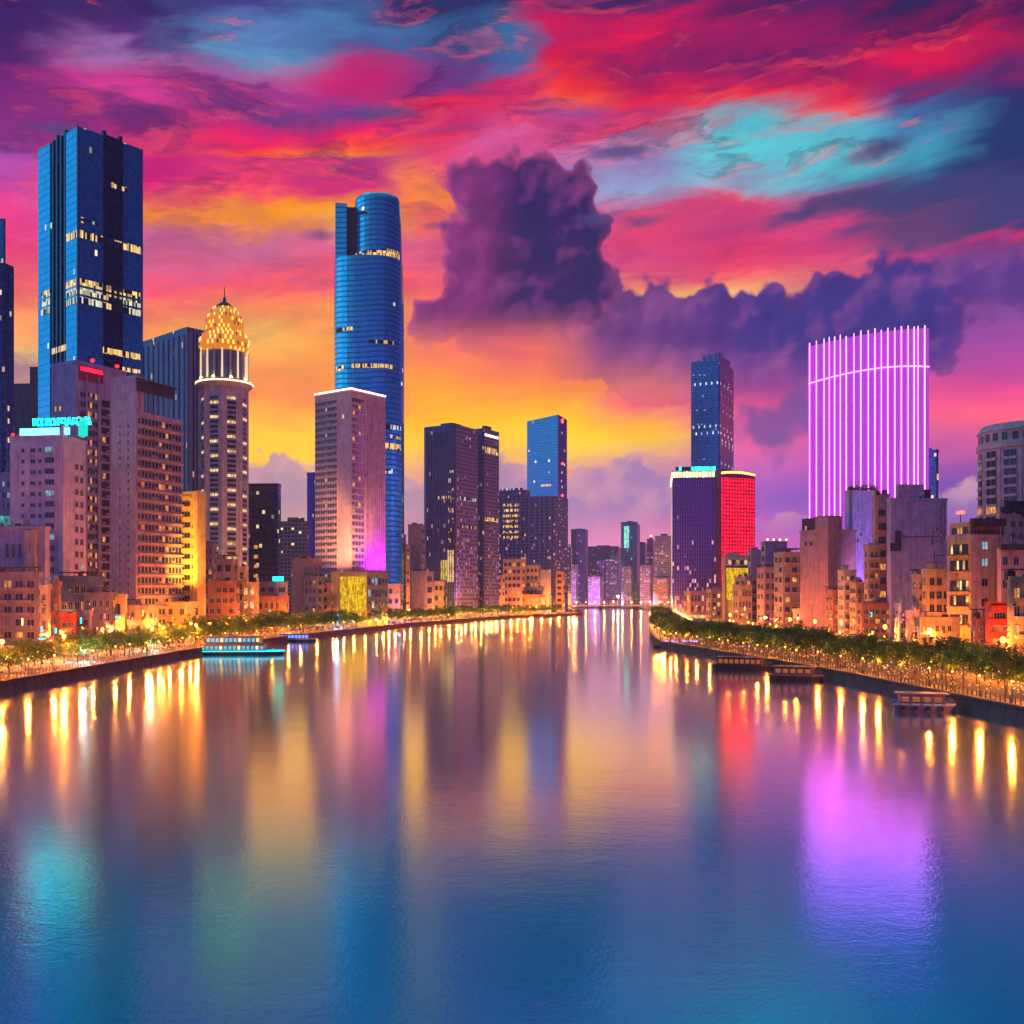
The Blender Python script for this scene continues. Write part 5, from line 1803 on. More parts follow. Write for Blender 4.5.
def clutter(b, rnd, n):
    """plant, ducts and cabins left on a flat roof"""
    for i in range(min(9, n)):
        w, d, h = rnd.uniform(.8, 2.4), rnd.uniform(.8, 2.2), rnd.uniform(.7, 2.2)
        x, y = -b.wl * rnd.uniform(.08, .92), b.wr * rnd.uniform(.05, .7)
        q = MB()
        if rnd.random() < .3:
            q.tube((x, y, b.H), (x, y, b.H + h + 1.2), .18, .18, 6)
            q.tube((x, y, b.H + h + 1.2), (x, y, b.H + h + 1.5), .34, .30, 6)
            q.obj('vent_pipe', [M['metal']], b.root)
        else:
            q.box(x - w / 2, x + w / 2, y - d / 2, y + d / 2, b.H, b.H + h)
            q.box(x - w * .4, x + w * .4, y - d * .4, y + d * .4, b.H + h, b.H + h + .2)
            q.obj('roof_unit', [rnd.choice((M['ac'], M['metal'], M['roof_grey'], M['dark_metal']))], b.root)


def low(label, xl, xc, xr, yt, Y, a, colr, fl=5, ca=3, cb=3, lit=0.25, seed=0, bal=None, roof='', name='town_house', cool=7, shop=True, kinds=None, vb=None):
    """a low town building: windows one by one, balconies, air conditioners, roof clutter, a lit shop floor"""
    rnd = random.Random(seed * 31 + int(xc * 7))
    if a < 45:      # left bank: keep the house on dry land, the lower ones in front
        y_ = 200.0
        while y_ < 2400 and (xr - 512.0) / F * y_ > bank('L', y_, 16)[0]:
            y_ += 5
        Y = max(Y, y_ + (615 - yt) * 1.2)
    b = Building(name, label, xl, xc, xr, yt, Y, a)
    wmat = wall('plaster_' + colr, PALETTE[colr])
    b.body(wmat, parapet=rnd.choice((.6, .9, 1.1)), roof=rnd.choice(('roof_dark', 'roof_grey')))
    nl = max(1, int(5 * lit)) if lit < .9 else 9
    ks = kinds or tuple(['lit_warm'] * nl + ['lit_pale'] * max(0, nl - 2) + [DG] * (11 - nl))
    z0 = 4.2 if shop else 1.0
    zt = b.H - 1.0
    if vb is not None:
        z0 = max(z0, CAM_H + (HORIZ - vb) / F * Y - LAND)
        z0 = zt - max(1, round((zt - z0) / ((zt - z0) / fl))) * ((zt - z0) / fl)
    if ca:
        b.grid('A', .5, b.wl - .5, ca, z0, zt, fl, rnd.uniform(.5, .68), rnd.uniform(.42, .55), ks, rnd, rnd.choice((1, 2)), .06)
        if shop:
            b.slab('A', .6, b.wl - .6, .3, 3.2, .35, M[rnd.choice(('lit_warm', 'lit_pale', 'lit_warm', 'lit_red'))], 'shop_front')
            b.slab('A', .3, b.wl - .3, 3.3, 3.7, 1.5, plain('awning_cloth', (0.20, 0.05, 0.04), .8) if 'awning_cloth' not in bpy.data.materials else bpy.data.materials['awning_cloth'], 'awning')
        b.coolers('A', .8, b.wl - .8, z0, zt - 2, cool, rnd)
        if bal == 'A':
            b.balconies('A', b.wl * .1, b.wl * .9, z0 + .3, zt, fl, 1.2, wmat)
    if cb and b.wr > 2:
        b.grid('B', .5, b.wr - .5, cb, z0, zt, fl, rnd.uniform(.5, .68), rnd.uniform(.42, .55), ks, rnd, rnd.choice((1, 2)), .06)
        b.coolers('B', .8, max(1, b.wr - .8), z0, zt - 2, cool, rnd)
        if bal == 'B':
            b.balconies('B', b.wr * .1, b.wr * .9, z0 + .3, zt, fl, 1.2, wmat)
        if shop:
            b.slab('B', .6, b.wr - .6, .3, 3.2, .35, M[rnd.choice(('lit_warm', 'lit_pale', 'lit_warm', 'lit_cool'))], 'shop_front')
    for i in range(rnd.choice((1, 2, 2, 3)) if shop else 0):     # small lit signboards hung on the walls, no lettering
        sw, sh = rnd.choice(((.5, 2.4), (.6, 1.8), (1.6, .6), (2.2, .7)))
        key = ('sign', sw, sh, rnd.choice(('sign_amber', 'sign_amber', 'sign_rose', 'sign_teal', 'sign_lemon')))
        if key not in _wcache:
            q = MB()
            q.box(-sw / 2, sw / 2, -.42, -.12, 0, sh, 0, True)
            q.box(-.06, .06, -.12, 0, sh * .3, sh * .4, 1, True)
            q.box(-sw / 2 - .06, sw / 2 + .06, -.38, -.16, sh, sh + .08, 1, True)
            _wcache[key] = q.mesh('signboard', [M[key[3]], M['dark_metal']])
        if cb and b.wr > 2 and (rnd.random() < .6 or not ca):
            b.put('B', _wcache[key], rnd.uniform(.8, b.wr - .8), rnd.uniform(3.5, max(4, min(b.H - 3, 12))), 'signboard')
        elif b.wl > 2:
            b.put('A', _wcache[key], rnd.uniform(.8, b.wl - .8), rnd.uniform(3.5, max(4, min(b.H - 3, 12))), 'signboard')
    clutter(b, rnd, 2 + int(b.wl * b.wr / 60))
    if 's' in roof:
        b.roof_box(rnd.uniform(.05, .3), rnd.uniform(.5, .8), .2, .6, rnd.uniform(2.2, 3.2), wmat)
    if 't' in roof:
        b.tank(rnd.uniform(.2, .8), rnd.uniform(.3, .6), 1.0, 1.8)
    if 'a' in roof:
        b.antenna(rnd.uniform(.1, .9), rnd.uniform(.2, .7), rnd.uniform(3, 5))
    if 'c' in roof:
        q = MB()
        q.box(-b.wl - .6, .6, -.6, b.wr * .9, b.H + 2.4, b.H + 2.75)
        for sx_ in (.05, .5, .95):
            for sy_ in (.03, .8):
                q.box(-b.wl * sx_ - .1, -b.wl * sx_ + .1, b.wr * sy_, b.wr * sy_ + .2, b.H, b.H + 2.4)
        q.obj('roof_canopy', [M['roof_dark']], b.root)
    if 'p' in roof:
        q = MB()
        r_ = random.Random(seed + 5)
        for i in range(14):
            x, y = -b.wl * r_.uniform(.05, .95), b.wr * r_.uniform(.02, .2)
            for j in range(26):
                s = r_.uniform(.25, .5)
                p = (x + r_.gauss(0, .55), y + r_.gauss(0, .5), b.H + 1 + abs(r_.gauss(.5, .5)))
                d1, d2 = r_.uniform(-1, 1), r_.uniform(-1, 1)
                q.face([p, (p[0] + s, p[1] + s * d1, p[2] + s * .3), (p[0] + s * .4, p[1] + s * d2, p[2] + s)])
        q.obj('roof_garden', [M['leaf']], b.root)
    return b


M['leaf'] = None


def leaf_mat(name, c):
    m, k, bs = new_mat(name)
    oi = k.n.new('ShaderNodeObjectInfo').outputs['Random']
    pos = k.n.new('ShaderNodeTexCoord').outputs['Object']
    n = k.noise(pos, 0.9, 3.0, .6)
    cc = k.vm('SCALE', c, scale=k.m('MULTIPLY', k.mr(n, .3, .7, .6, 1.5), k.mr(oi, 0, 1, .75, 1.3)))
    k.put(bs.inputs['Base Color'], cc)
    bs.inputs['Roughness'].default_value = .55
    bs.inputs['Specular IOR Level'].default_value = .25
    tr = k.n.new('ShaderNodeBsdfTranslucent')
    k.put(tr.inputs[0], k.vm('MULTIPLY', cc, (1.5, 1.4, .6)))
    mx = k.n.new('ShaderNodeMixShader')
    mx.inputs[0].default_value = .35
    k.l.new(bs.outputs[0], mx.inputs[1])
    k.l.new(tr.outputs[0], mx.inputs[2])
    k.l.new(mx.outputs[0], k.n['Material Output'].inputs[0])
    return m


M['leaf'] = leaf_mat('leaves', (0.10, 0.17, 0.03))
M['leaf_dark'] = leaf_mat('dark_leaves', (0.06, 0.12, 0.024))

# left bank, from the edge inwards
low('maroon house at the left edge with a planted dark roof terrace and barred balconies', -22, 38, 42, 575, 318, 6, 'dusk', 5, 5, 1, .2, 1, 'A', 'cpa')
low('narrow orange lit house squeezed right of the maroon house with the roof terrace', 40, 48, 51, 588, 306, 8, 'tan', 4, 1, 1, .6, 2, None, 't')
low('orange brick house with stacked small balconies left of the dark shacks', 47, 59, 61, 584, 316, 8, 'brick', 4, 2, 1, .35, 3, 'A', 'ta')
low('dark blue roofed stack of shacks below the mauve apartment block', 60, 88, 104, 579, 378, 12, 'blue', 4, 4, 3, .12, 4, None, 'cta', shop=False)
low('dark plum house with blue shutters right of the stacked shacks', 84, 112, 122, 594, 368, 12, 'dusk', 3, 4, 2, .2, 5, None, 'sta')
low('small yellow lit cube house beside the foot of the brown apartment slab', 106, 125, 127, 597, 375, 10, 'ochre', 2, 1, 1, .2, 6, None, '', cool=0)
low('low red lit shop house behind the trees near the left corner', 60, 76, 78, 616, 335, 10, 'red', 2, 2, 1, .5, 7)
low('little salmon hut next to the low red lit shop house', 76, 90, 92, 614, 345, 10, 'salmon', 2, 2, 1, .3, 8)
low('orange lit shop terrace at the foot of the brown apartment slab', 118, 148, 158, 607, 408, 12, 'tan', 2, 5, 2, .6, 9, None, 'st')
low('row of golden lit shops below the yellow floodlit block', 150, 186, 200, 603, 440, 12, 'ochre', 2, 6, 2, .7, 10, None, 's')
low('thin dark plum house at the left foot of the domed tower', 204, 213, 217, 545, 500, 10, 'dusk', 8, 2, 1, .2, 11, None, 'a')
low('pink walled house with a dark roof below the domed tower', 214, 233, 238, 560, 480, 10, 'rose', 5, 2, 1, .1, 12, None, 'c')
low('cream lit narrow house at the right foot of the domed tower', 234, 245, 248, 568, 505, 10, 'cream', 5, 2, 1, .5, 13)
low('orange red house glowing in front of the domed tower', 208, 236, 240, 583, 440, 10, 'brick', 4, 4, 1, .45, 14, None, 'ta')
low('small house covered by a pale yellow lit signboard wall', 242, 256, 259, 583, 450, 10, 'ochre', 3, 2, 1, 1.0, 15, kinds=('lit_pale',))
lb = low('plum house topped by a teal glowing roof lamp', 258, 276, 288, 583, 520, 12, 'mauve', 4, 2, 1, .2, 16)
g = MB()
g.box(-3.2, 3.2, -.5, .5, 0, 2.6)
g.obj('teal_light_box', emit('teal_lamp', (0.0, 1.0, 0.72), 3.0), lb.root).location = (1.0, .6, lb.H + 1.2)
low('long orange lit low house in front of the teal lamp house', 252, 281, 289, 598, 470, 12, 'brick', 2, 5, 2, .55, 17, None, 'st')
low('plain rose block with one small roof window left of the pink hotel', 292, 313, 322, 559, 560, 14, 'rose', 6, 0, 2, .2, 18, None, 's', shop=False)
low('grey stacked house with roof plants in front of the plain rose block', 304, 317, 328, 577, 520, 14, 'grey', 5, 3, 2, .15, 19, None, 'pta')
low('salmon gabled house with a column of dark windows below the pink hotel', 312, 331, 337, 584, 490, 12, 'salmon', 4, 1, 2, .15, 20, None, 't')
low('low dusky terrace with a stepped roof left of the yellow podium', 330, 346, 356, 596, 500, 12, 'dusk', 2, 4, 2, .3, 21, None, 'sp')
low('orange lit box house right of the podium behind the trees', 387, 400, 403, 585, 640, 14, 'ochre', 3, 2, 1, .3, 22, None, '')
low('slim pinkish tower house right of the rounded skyscraper foot', 388, 398, 402, 492, 860, 12, 'mauve', 14, 1, 1, .08, 23, None, '', name='tower_house', cool=0)
low('dark lit stack of flats under the slim pinkish tower house', 388, 402, 406, 535, 800, 14, 'dusk', 9, 3, 1, .3, 24, None, 'sta', name='flats')
low('reddish tall flats with small windows left of the plain mauve slab', 399, 406, 410, 545, 780, 14, 'rose', 9, 2, 1, .25, 25, None, 't', name='flats')
low('plain mauve slab building with a dark side left of the twin towers', 408, 421, 425, 525, 820, 14, 'mauve', 9, 0, 2, .1, 26, None, 's', name='slab_block', shop=False)
low('squat block with a mauve front and an orange lit side below the twin towers', 411, 425, 434, 572, 720, 16, 'mauve', 4, 0, 1, .4, 27, None, 'p', shop=False)
low('lit shop house in front of the wider dark twin tower', 434, 452, 457, 582, 760, 14, 'rose', 3, 4, 1, .5, 28, None, 'st')
low('red brown lit row house below the slimmer dark twin tower', 456, 478, 483, 588, 820, 14, 'brick', 3, 4, 1, .55, 29, None, 't')
low('tall narrow orange house with bright balconies right of the twin towers', 490, 502, 505, 576, 900, 14, 'tan', 5, 2, 1, .7, 30, 'A', 'a')
low('pale pink lit flats below the gold windowed block', 503, 521, 526, 560, 1000, 14, 'rose', 7, 4, 1, .45, 31, None, 's', name='flats')
low('lit mauve flats between gold windowed block and cream slab', 526, 538, 541, 566, 1060, 14, 'mauve', 6, 3, 1, .5, 32, None, 's', name='flats')
low('bright cream narrow slab in front of the mid river blue tower', 540, 549, 551, 570, 1080, 14, 'white', 6, 0, 0, .3, 33, None, '', name='slab_block', shop=False)
low('narrow orange house right of the bright cream slab', 556, 563, 565, 572, 1150, 14, 'salmon', 6, 1, 1, .5, 34, None, '')
low('low orange lit sheds at the left end of the bridge', 506, 540, 546, 595, 1250, 14, 'brick', 2, 7, 2, .7, 35, None, 's', name='sheds')
low('low lit riverside pavilion right of the orange sheds near the bridge', 545, 570, 574, 594, 1500, 14, 'rose', 2, 6, 2, .7, 36, None, 's', name='pavilion')

# ------------------------------------------------------------------ low houses of the right bank
b = Building('town_block', 'block with a glowing yellow wall under a lit white attic at the far right bank', 722, 725, 750, 556, 760, 80)
b.body(wall('plaster_ochre', None), parapet=.8)
b.slab('B', .4, b.wr - .4, b.zb(4, 566), b.zb(4, 557), .4, wall('plaster_white', PALETTE['white']), 'attic')
for i in range(5):
    b.window('B', 2 + (b.wr - 4) * (i + .5) / 5, b.zb(4, 564.5), 2.2, 3.4, ('lit_pale', DG, 'lit_warm', DG, 'lit_pale')[i], 1).location.x += .4
b.slab('B', 1.2, b.wr - 1.2, b.zb(4, 600), b.zb(4, 568), .3, bpy.data.materials['backlit_yellow'], 'backlit_panel')  # the same added glow stands for light on this wall
b.slab('B', 0, b.wr, b.zb(4, 567.4), b.zb(4, 566.2), 1.0, M['roof_dark'], 'eave')
b.roof_box(.2, .9, .2, .6, 2.5, wall('plaster_white', None))
low('plain pale violet block right of the glowing yellow wall', 748, 751, 764, 551, 720, 80, 'violet', 6, 1, 0, .1, 41, None, 's', name='slab_block', shop=False)
vb_ = low('violet flat topped block with small orange roof lamps', 761, 765, 787, 542, 690, 80, 'violet', 8, 1, 0, .1, 42, None, '', name='slab_block', shop=False)
for i in range(4):
    g = MB()
    g.lathe([(0, 0), (.6, .3), (.6, .9), (0, 1.3)], 8)
    g.obj('roof_lamp', M['lamp_warm'], vb_.root).location = (-.5 - .2 * i, 2 + i * 4.6, vb_.H + 1.1)
low('brown stepped house at the bend of the right bank street', 733, 738, 752, 586, 640, 80, 'tan', 3, 2, 4, .5, 43, None, 'ta')
low('grey roofed orange house with small balconies left of the dusky gabled one', 735, 745, 763, 577, 655, 78, 'tan', 5, 2, 3, .4, 44, 'B', 'ta')
low('dusky house with a broad dark roof deck in the right bank row', 757, 764, 782, 569, 610, 80, 'rose', 5, 2, 3, .35, 45, None, 'ct')
low('tall orange balcony house left of the plain salmon block', 774, 783, 806, 553, 575, 80, 'tan', 7, 2, 3, .35, 46, 'B', 'cta')
b = Building('salmon_block', 'tall plain salmon block with a violet attic box behind the right bank street lamps', 800, 828, 856, 530, 500, 62)
b.body(wall('plain_salmon', (0.44, 0.24, 0.25)), parapet=.7)
b.roof_box(.55, 1.0, .0, .5, b.za(0, 516) - b.H, wall('plain_salmon', None), 'attic')
b.roof_box(.02, .5, .05, .6, b.za(8, 518) - b.H, M['roof_dark'], 'roof_shed')
b.window('A', b.ua(806), b.za(5, 545), 2, 2, DG)
b.window('A', b.ua(811), b.za(5, 545), 2, 2, DG)
b.window('A', b.ua(806), b.za(5, 529), 1.2, 2, 'lit_warm')
b.antenna(.2, .3, 5)
b.antenna(.8, .4, 4)
low('dark blue roofed low house at the foot of the plain salmon block', 826, 833, 846, 592, 460, 80, 'brick', 4, 2, 2, .5, 47, None, 'ct')
low('cream lit narrow house with a tiny roof cabin right of the salmon block', 838, 844, 856, 571, 450, 80, 'cream', 6, 2, 2, .4, 48, 'B', 's')
low('orange house with a blue roof shed left of the tall narrow flats', 850, 856, 868, 584, 432, 80, 'tan', 5, 2, 2, .45, 49, None, 'st')
low('tall narrow orange flats with a column of windows beside the violet blank block', 864, 868, 880, 547, 425, 80, 'tan', 8, 1, 2, .35, 50, 'B', 'a', name='flats')
b = Building('lavender_block', 'lavender lit slab with a dark tree topped roof in front of the neon tower', 845, 849, 877, 491, 520, 78)
b.body(wall('lavender_wall', (0.50, 0.42, 0.60)), parapet=.5)
q = MB()
r_ = random.Random(8)
for i in range(240):
    y, x = r_.uniform(0, b.wr), -r_.uniform(0, b.wl * .6)
    p = (x, y, b.H + .4 + abs(r_.gauss(0, 1.3)))
    s = r_.uniform(.5, 1.0)
    q.face([p, (p[0] + s * r_.uniform(-1, 1), p[1] + s, p[2] + s * .3), (p[0], p[1] + s * .4, p[2] + s)])
q.obj('roof_garden', [M['leaf_dark']], b.root)
b.coolers('B', 2, b.wr - 2, 20, b.H - 3, 3, random.Random(3))
b = Building('window_stack', 'narrow pink flats with one stack of dark windows left of the violet blank block', 872, 875, 889, 495, 428, 80)
b.body(wall('plaster_rose', None), parapet=.6)
for j in range(9):
    b.window('B', b.wr * .5, 8 + j * (b.H - 11) / 9, 3.2, 2.6, ('lit_warm' if j in (2, 4) else DG), 2)
    b.slab('B', .6, b.wr - .6, 7.2 + j * (b.H - 11) / 9, 7.6 + j * (b.H - 11) / 9, .9, wall('plaster_rose', None), 'ledge')
b.coolers('B', .6, 1.2, 8, b.H - 2, 5, random.Random(4))
b = Building('violet_block', 'big windowless violet block with a raised roof box beside the neon tower', 887, 891, 947, 499, 405, 84)
vw = wall('violet_blank', (0.36, 0.30, 0.50))
b.body(vw, parapet=.5, roof='roof_grey')
b.slab('B', b.ub(925), b.ub(899), b.H - .1, b.zb(3, 484), 0.003, vw, 'roof_box') if False else None
q = MB()
q.box(-b.wl * .9, -.6, b.ub(899), b.ub(925), b.H, b.zb(3, 484))
q.box(-b.wl * .9, -.4, b.ub(925) + .01, b.ub(931), b.H, b.zb(3, 489), 1)
q.obj('roof_box', [vw, M['roof_dark']], b.root)
b.slab('B', b.ub(895), b.ub(901), b.zb(2, 551), b.zb(2, 531), .3, M['dark_frame'], 'service_hatch')
b.slab('B', b.ub(890), b.ub(894.8), b.zb(2, 551), b.zb(2, 543), .35, M['dark_frame'], 'service_hatch')
q = MB()
for (p0, p1) in (((902, 537), (938, 536)), ((935, 555), (945, 556))):
    for e in (0,):
        t0, t1 = b.ub(p0[0]), b.ub(p1[0])
        q.tube((.2, t0, b.zb(2, p0[1])), (.2, t1, b.zb(2, p1[1])), .1, .1, 4)
for px, y0, y1 in ((932, 532, 545), (941, 505, 545), (944, 502, 540), (934, 550, 566), (904, 535, 541), (916, 534, 539)):
    t = b.ub(px)
    q.tube((.22, t, b.zb(2, y1)), (.22, t, b.zb(2, y0)), .12, .12, 4)
q.obj('cable_run', [M['dark_metal']], b.root)
b.coolers('B', b.ub(930), b.ub(943), b.zb(2, 560), b.zb(2, 508), 6, random.Random(11))
b.antenna(.9, .9, 3)
low('little violet and white lit house at the foot of the violet blank block', 895, 899, 908, 606, 352, 82, 'white', 3, 1, 2, .5, 51, None, 't')
low('small plum house right of the white lit house below the violet block', 906, 909, 919, 613, 345, 82, 'mauve', 2, 1, 2, .4, 52, None, '')
low('orange house with stepped round balconies between the violet block and the tall corner block', 912, 917, 927, 577, 352, 82, 'tan', 5, 1, 1, .3, 53, 'B', 'c')
low('bright orange flats with pipes on the wall left of the tall corner block', 922, 927, 951, 572, 345, 82, 'ochre', 5, 2, 3, .3, 54, None, 'st', name='flats')

b = Building('corner_block', 'tall corner block with orange lit ribbon windows and a pink front', 947, 972, 1003, 536, 322, 70)
b.body(wall('corner_pink', (0.54, 0.32, 0.28)), parapet=.6)
ow = wall('corner_orange', (0.62, 0.36, 0.14))  # lamplight on the street side put into the wall colour
b.slab('A', .2, b.ua(950.5), 0, b.H - .6, .35, ow, 'street_front')
for j, py in enumerate((550, 566, 586, 601, 620)):
    me = ribbon_mesh(b.ua(951) - 1.2, 2.9, 6, (DG, DG, 'lit_pale', DG), 60 + j, 'dark_frame')
    link('ribbon_window', me, b.root, (-b.ua(951.5), -.36, b.za(5, py + 4)))
    b.slab('A', .1, b.ua(949.5), b.za(5, py + 7), b.za(5, py + 5.6), 1.5, ow, 'ledge')
for px in (984.5,):
    for j, py in enumerate((549, 566, 586, 606, 626)):
        b.window('B', b.ub(px), b.zb(4, py), 2.3, 2.3, (DG, 'lit_cool', DG, DG, DG)[j % 5] if j else 'lit_cool', 1)
q = MB()
q.tube((.3, b.ub(994), 2), (.3, b.ub(994), b.H - 1), .16, .16, 6)
q.obj('drain_pipe', [M['metal']], b.root)
q = MB()
zz0 = b.H
q.box(-b.wl * .95, -b.wl * .15, .6, b.wr * .35, zz0, zz0 + 4.6)
q.obj('roof_cabin', [ow], b.root)
b2 = b
for j in range(3):
    b.window('A', b.wl * (.3 + .22 * j), zz0 + 1.0, 2.0, 2.0, 'lit_warm' if j == 1 else DG, 2).location.y = .55
q = MB()
q.box(-b.wl * .1, .8, .2, b.wr + .5, zz0 + 3.4, zz0 + 5.6)
for t in (.5, .5 * b.wr, b.wr - .6):
    q.box(-.1, .4, t, t + .5, zz0 + .55, zz0 + 3.4)
q.box(-b.wl * .12, -1.2, .8, b.wr, zz0 + .02, zz0 + 3.39, 1)
q.obj('roof_terrace', [M['roof_dark'], wall('plaster_brick', None)], b.root)
g = MB()
g.box(-1.3, 1.3, -.5, .5, 0, .9)
g.obj('red_sign_light', emit('sign_scarlet', (1.0, 0.06, 0.05), 6.0), b.root).location = (-b.wl * .55, 1.0, zz0 + 7.4)
q = MB()
q.box(-b.wl * .55 - .1, -b.wl * .55 + .1, .9, 1.1, zz0 + 4.6, zz0 + 7.4)
q.obj('sign_post', [M['dark_metal']], b.root)
b.antenna(.5, .7, 9)
b = Building('rear_block', 'pink rear block with a dark roof slab at the right edge behind the corner block', 997, 1000, 1062, 516, 345, 80)
b.body(wall('corner_pink', None), parapet=.9)
b.slab('B', 0, b.wr, b.zb(2, 512), b.zb(2, 507), .8, M['roof_dark'], 'roof_slab')
for px in (1013, 1021, 1032):
    for py in (527, 539, 566, 586):
        b.window('B', b.ub(px), b.zb(3, py), 1.6, 1.9, DG, 1)
b.roof_box(.1, .8, .1, .5, 5.0, M['roof_dark'], 'plant_room')
q = MB()
for i in range(9):
    q.box(-2, 0, 2 + i * 2.1, 3.4 + i * 2.1, b.H, b.H + 1.5 + (i * 5 % 4))
q.obj('roof_plant', [M['dark_metal']], b.root)
b.antenna(.6, .05, 6)
b = Building('pink_house', 'pink house with a dark roof slab and wooden shutters right of the corner block', 997, 1001, 1058, 548, 318, 82)
b.body(wall('corner_pink', None), parapet=.0)
b.slab('B', -.6, b.wr, b.H - .6, b.H + 1.2, 1.0, M['roof_dark'], 'roof_slab')
for py in (565, 588):
    for px in (1005, 1016, 1030):
        b.window('B', b.ub(px), b.zb(2, py), 1.6, 2.4, DG, 1)
b = Building('awning_house', 'small house with stacked red awnings and lit shutters at the right edge', 985, 989, 1008, 603, 262, 84)
b.body(wall('plaster_red', PALETTE['red']), parapet=.4)
for j in range(3):
    b.slab('B', 0, b.wr, b.H - 2.3 - j * 3.4, b.H - .6 - j * 3.4, 1.2 - .2 * j, M['red_paint'], 'awning')
    b.window('B', b.wr * .55, b.H - 4.0 - j * 3.4, 3.0, 1.5, (DG, 'lit_red', 'lit_warm')[j], 3)
low('orange lit house cut by the right edge beside the red awnings', 1007, 1010, 1052, 580, 250, 84, 'ochre', 4, 1, 4, .45, 55, 'B', 'c')
low('brown low shop row behind the lamps left of the red awning house', 972, 976, 990, 619, 275, 84, 'brick', 2, 1, 3, .5, 56, None, 'c')
low('orange glowing shop row behind the street lamps under the plain salmon block', 793, 800, 838, 611, 520, 82, 'tan', 3, 2, 6, .6, 57, None, 's')
low('deep orange houses row behind the lamps below the violet blank block', 856, 862, 893, 605, 405, 82, 'brick', 3, 1, 5, .6, 58, None, 't')
low('ochre lit shop row below the bright orange flats', 915, 920, 960, 620, 318, 82, 'ochre', 2, 1, 6, .7, 59, None, 's')
low('far brown lit row at the head of the right bank street', 706, 711, 736, 590, 780, 80, 'tan', 3, 2, 5, .7, 60, None, 's')
low('faint pink lit row beyond the trees of the right bank', 684, 690, 712, 592, 950, 80, 'rose', 2, 2, 6, .7, 61, None, '')

# roof clutter on the mid-rise blocks as well
class _Roof:
    pass


for o in [o for o in COL.objects if o.parent is None and o.name.split('.')[0] in ('apartment_block', 'annex_building', 'window_stack', 'violet_block', 'salmon_block', 'pink_house', 'rear_block', 'town_block', 'lavender_block')]:
    ws = [c for c in o.children if c.name.split('.')[0] == 'wall']
    if not ws:
        continue
    co = [v.co for v in ws[0].data.vertices]
    r_ = _Roof()
    r_.root, r_.H = o, max(c.z for c in co)
    r_.wl, r_.wr = -min(c.x for c in co), max(c.y for c in co)
    clutter(r_, random.Random(len(o.name) + int(r_.H)), 7)


# ------------------------------------------------------------------ trees
def make_tree(name, label, cat, group, seed, mat, h=6.4, spread=4.4, nclump=34, leaves=34):
    rnd = random.Random(seed)
    root = thing(name, label, cat, (0, 0, -500), 0, group)
    q = MB()
    tr = [(0, 0, 0)]
    for i in range(4):
        p = tr[-1]
        tr.append((p[0] + rnd.uniform(-.18, .18), p[1] + rnd.uniform(-.18, .18), p[2] + h * .13))
    for i in range(4):
        q.tube(tr[i], tr[i + 1], .22 - .035 * i, .22 - .035 * (i + 1), 6)
    ends = []
    for i in range(6):
        a = 2 * pi * i / 6 + rnd.uniform(-.4, .4)
        r = spread * rnd.uniform(.45, .75)
        e = (r * cos(a), r * sin(a), h * rnd.uniform(.62, .85))
        mid = (e[0] * .45, e[1] * .45, h * .62)
        q.tube(tr[-1], mid, .12, .08, 5)
        q.tube(mid, e, .08, .03, 5)
        ends.append(e)
    q.obj('trunk', M['bark'], root)
    c = MB()
    for i in range(nclump):
        while True:
            x, y, z = rnd.uniform(-1, 1), rnd.uniform(-1, 1), rnd.uniform(-1, 1)
            d = x * x + y * y + z * z
            if .15 < d < 1:
                break
        cx_, cy_, cz_ = x * spread, y * spread, h * .62 + z * h * .32 + (1 - x * x - y * y) * .6
        if cz_ < h * .27:
            continue
        rad = rnd.uniform(.75, 1.35)
        for j in range(leaves):
            dx, dy, dz = rnd.gauss(0, .5), rnd.gauss(0, .5), rnd.gauss(0, .36)
            p = np.array((cx_ + dx * rad, cy_ + dy * rad, cz_ + dz * rad))
            u = np.array((rnd.uniform(-1, 1), rnd.uniform(-1, 1), rnd.uniform(-.5, .5)))
            u /= np.linalg.norm(u)
            v = np.cross(u, (rnd.uniform(-.4, .4), rnd.uniform(-.4, .4), 1))
            v /= np.linalg.norm(v)
            s = rnd.uniform(.20, .42)
            c.face([tuple(p - u * s), tuple(p - v * s * .5), tuple(p + u * s), tuple(p + v * s * .5)])
    c.obj('crown', mat, root)
    return root


def plant_rows(side, protos, rows, Y0, Y1, step, seed, grow=0.0, big=1.0):
    rnd = random.Random(seed)
    used = set()
    for off in rows:
        Y = Y0 + rnd.uniform(0, 3)
        while Y < Y1:
            p = rnd.choice(protos)
            x, y = bank(side, Y, off + rnd.uniform(-1, 1))
            if rnd.random() < .06:
                Y += step * .7
                continue
            s = rnd.uniform(.72, 1.22) * big
            if p.name not in used:
                used.add(p.name)
                o = p
                o.location, o.rotation_euler, o.scale = (x, y, LAND), (0, 0, rnd.uniform(0, 6.28)), (s, s, s * rnd.uniform(.9, 1.1))
            else:
                copy_tree(p, (x, y, LAND), rnd.uniform(0, 6.28), (s, s, s * rnd.uniform(.9, 1.1)))
            Y += (step + grow * (Y - Y0)) * rnd.uniform(.8, 1.2)


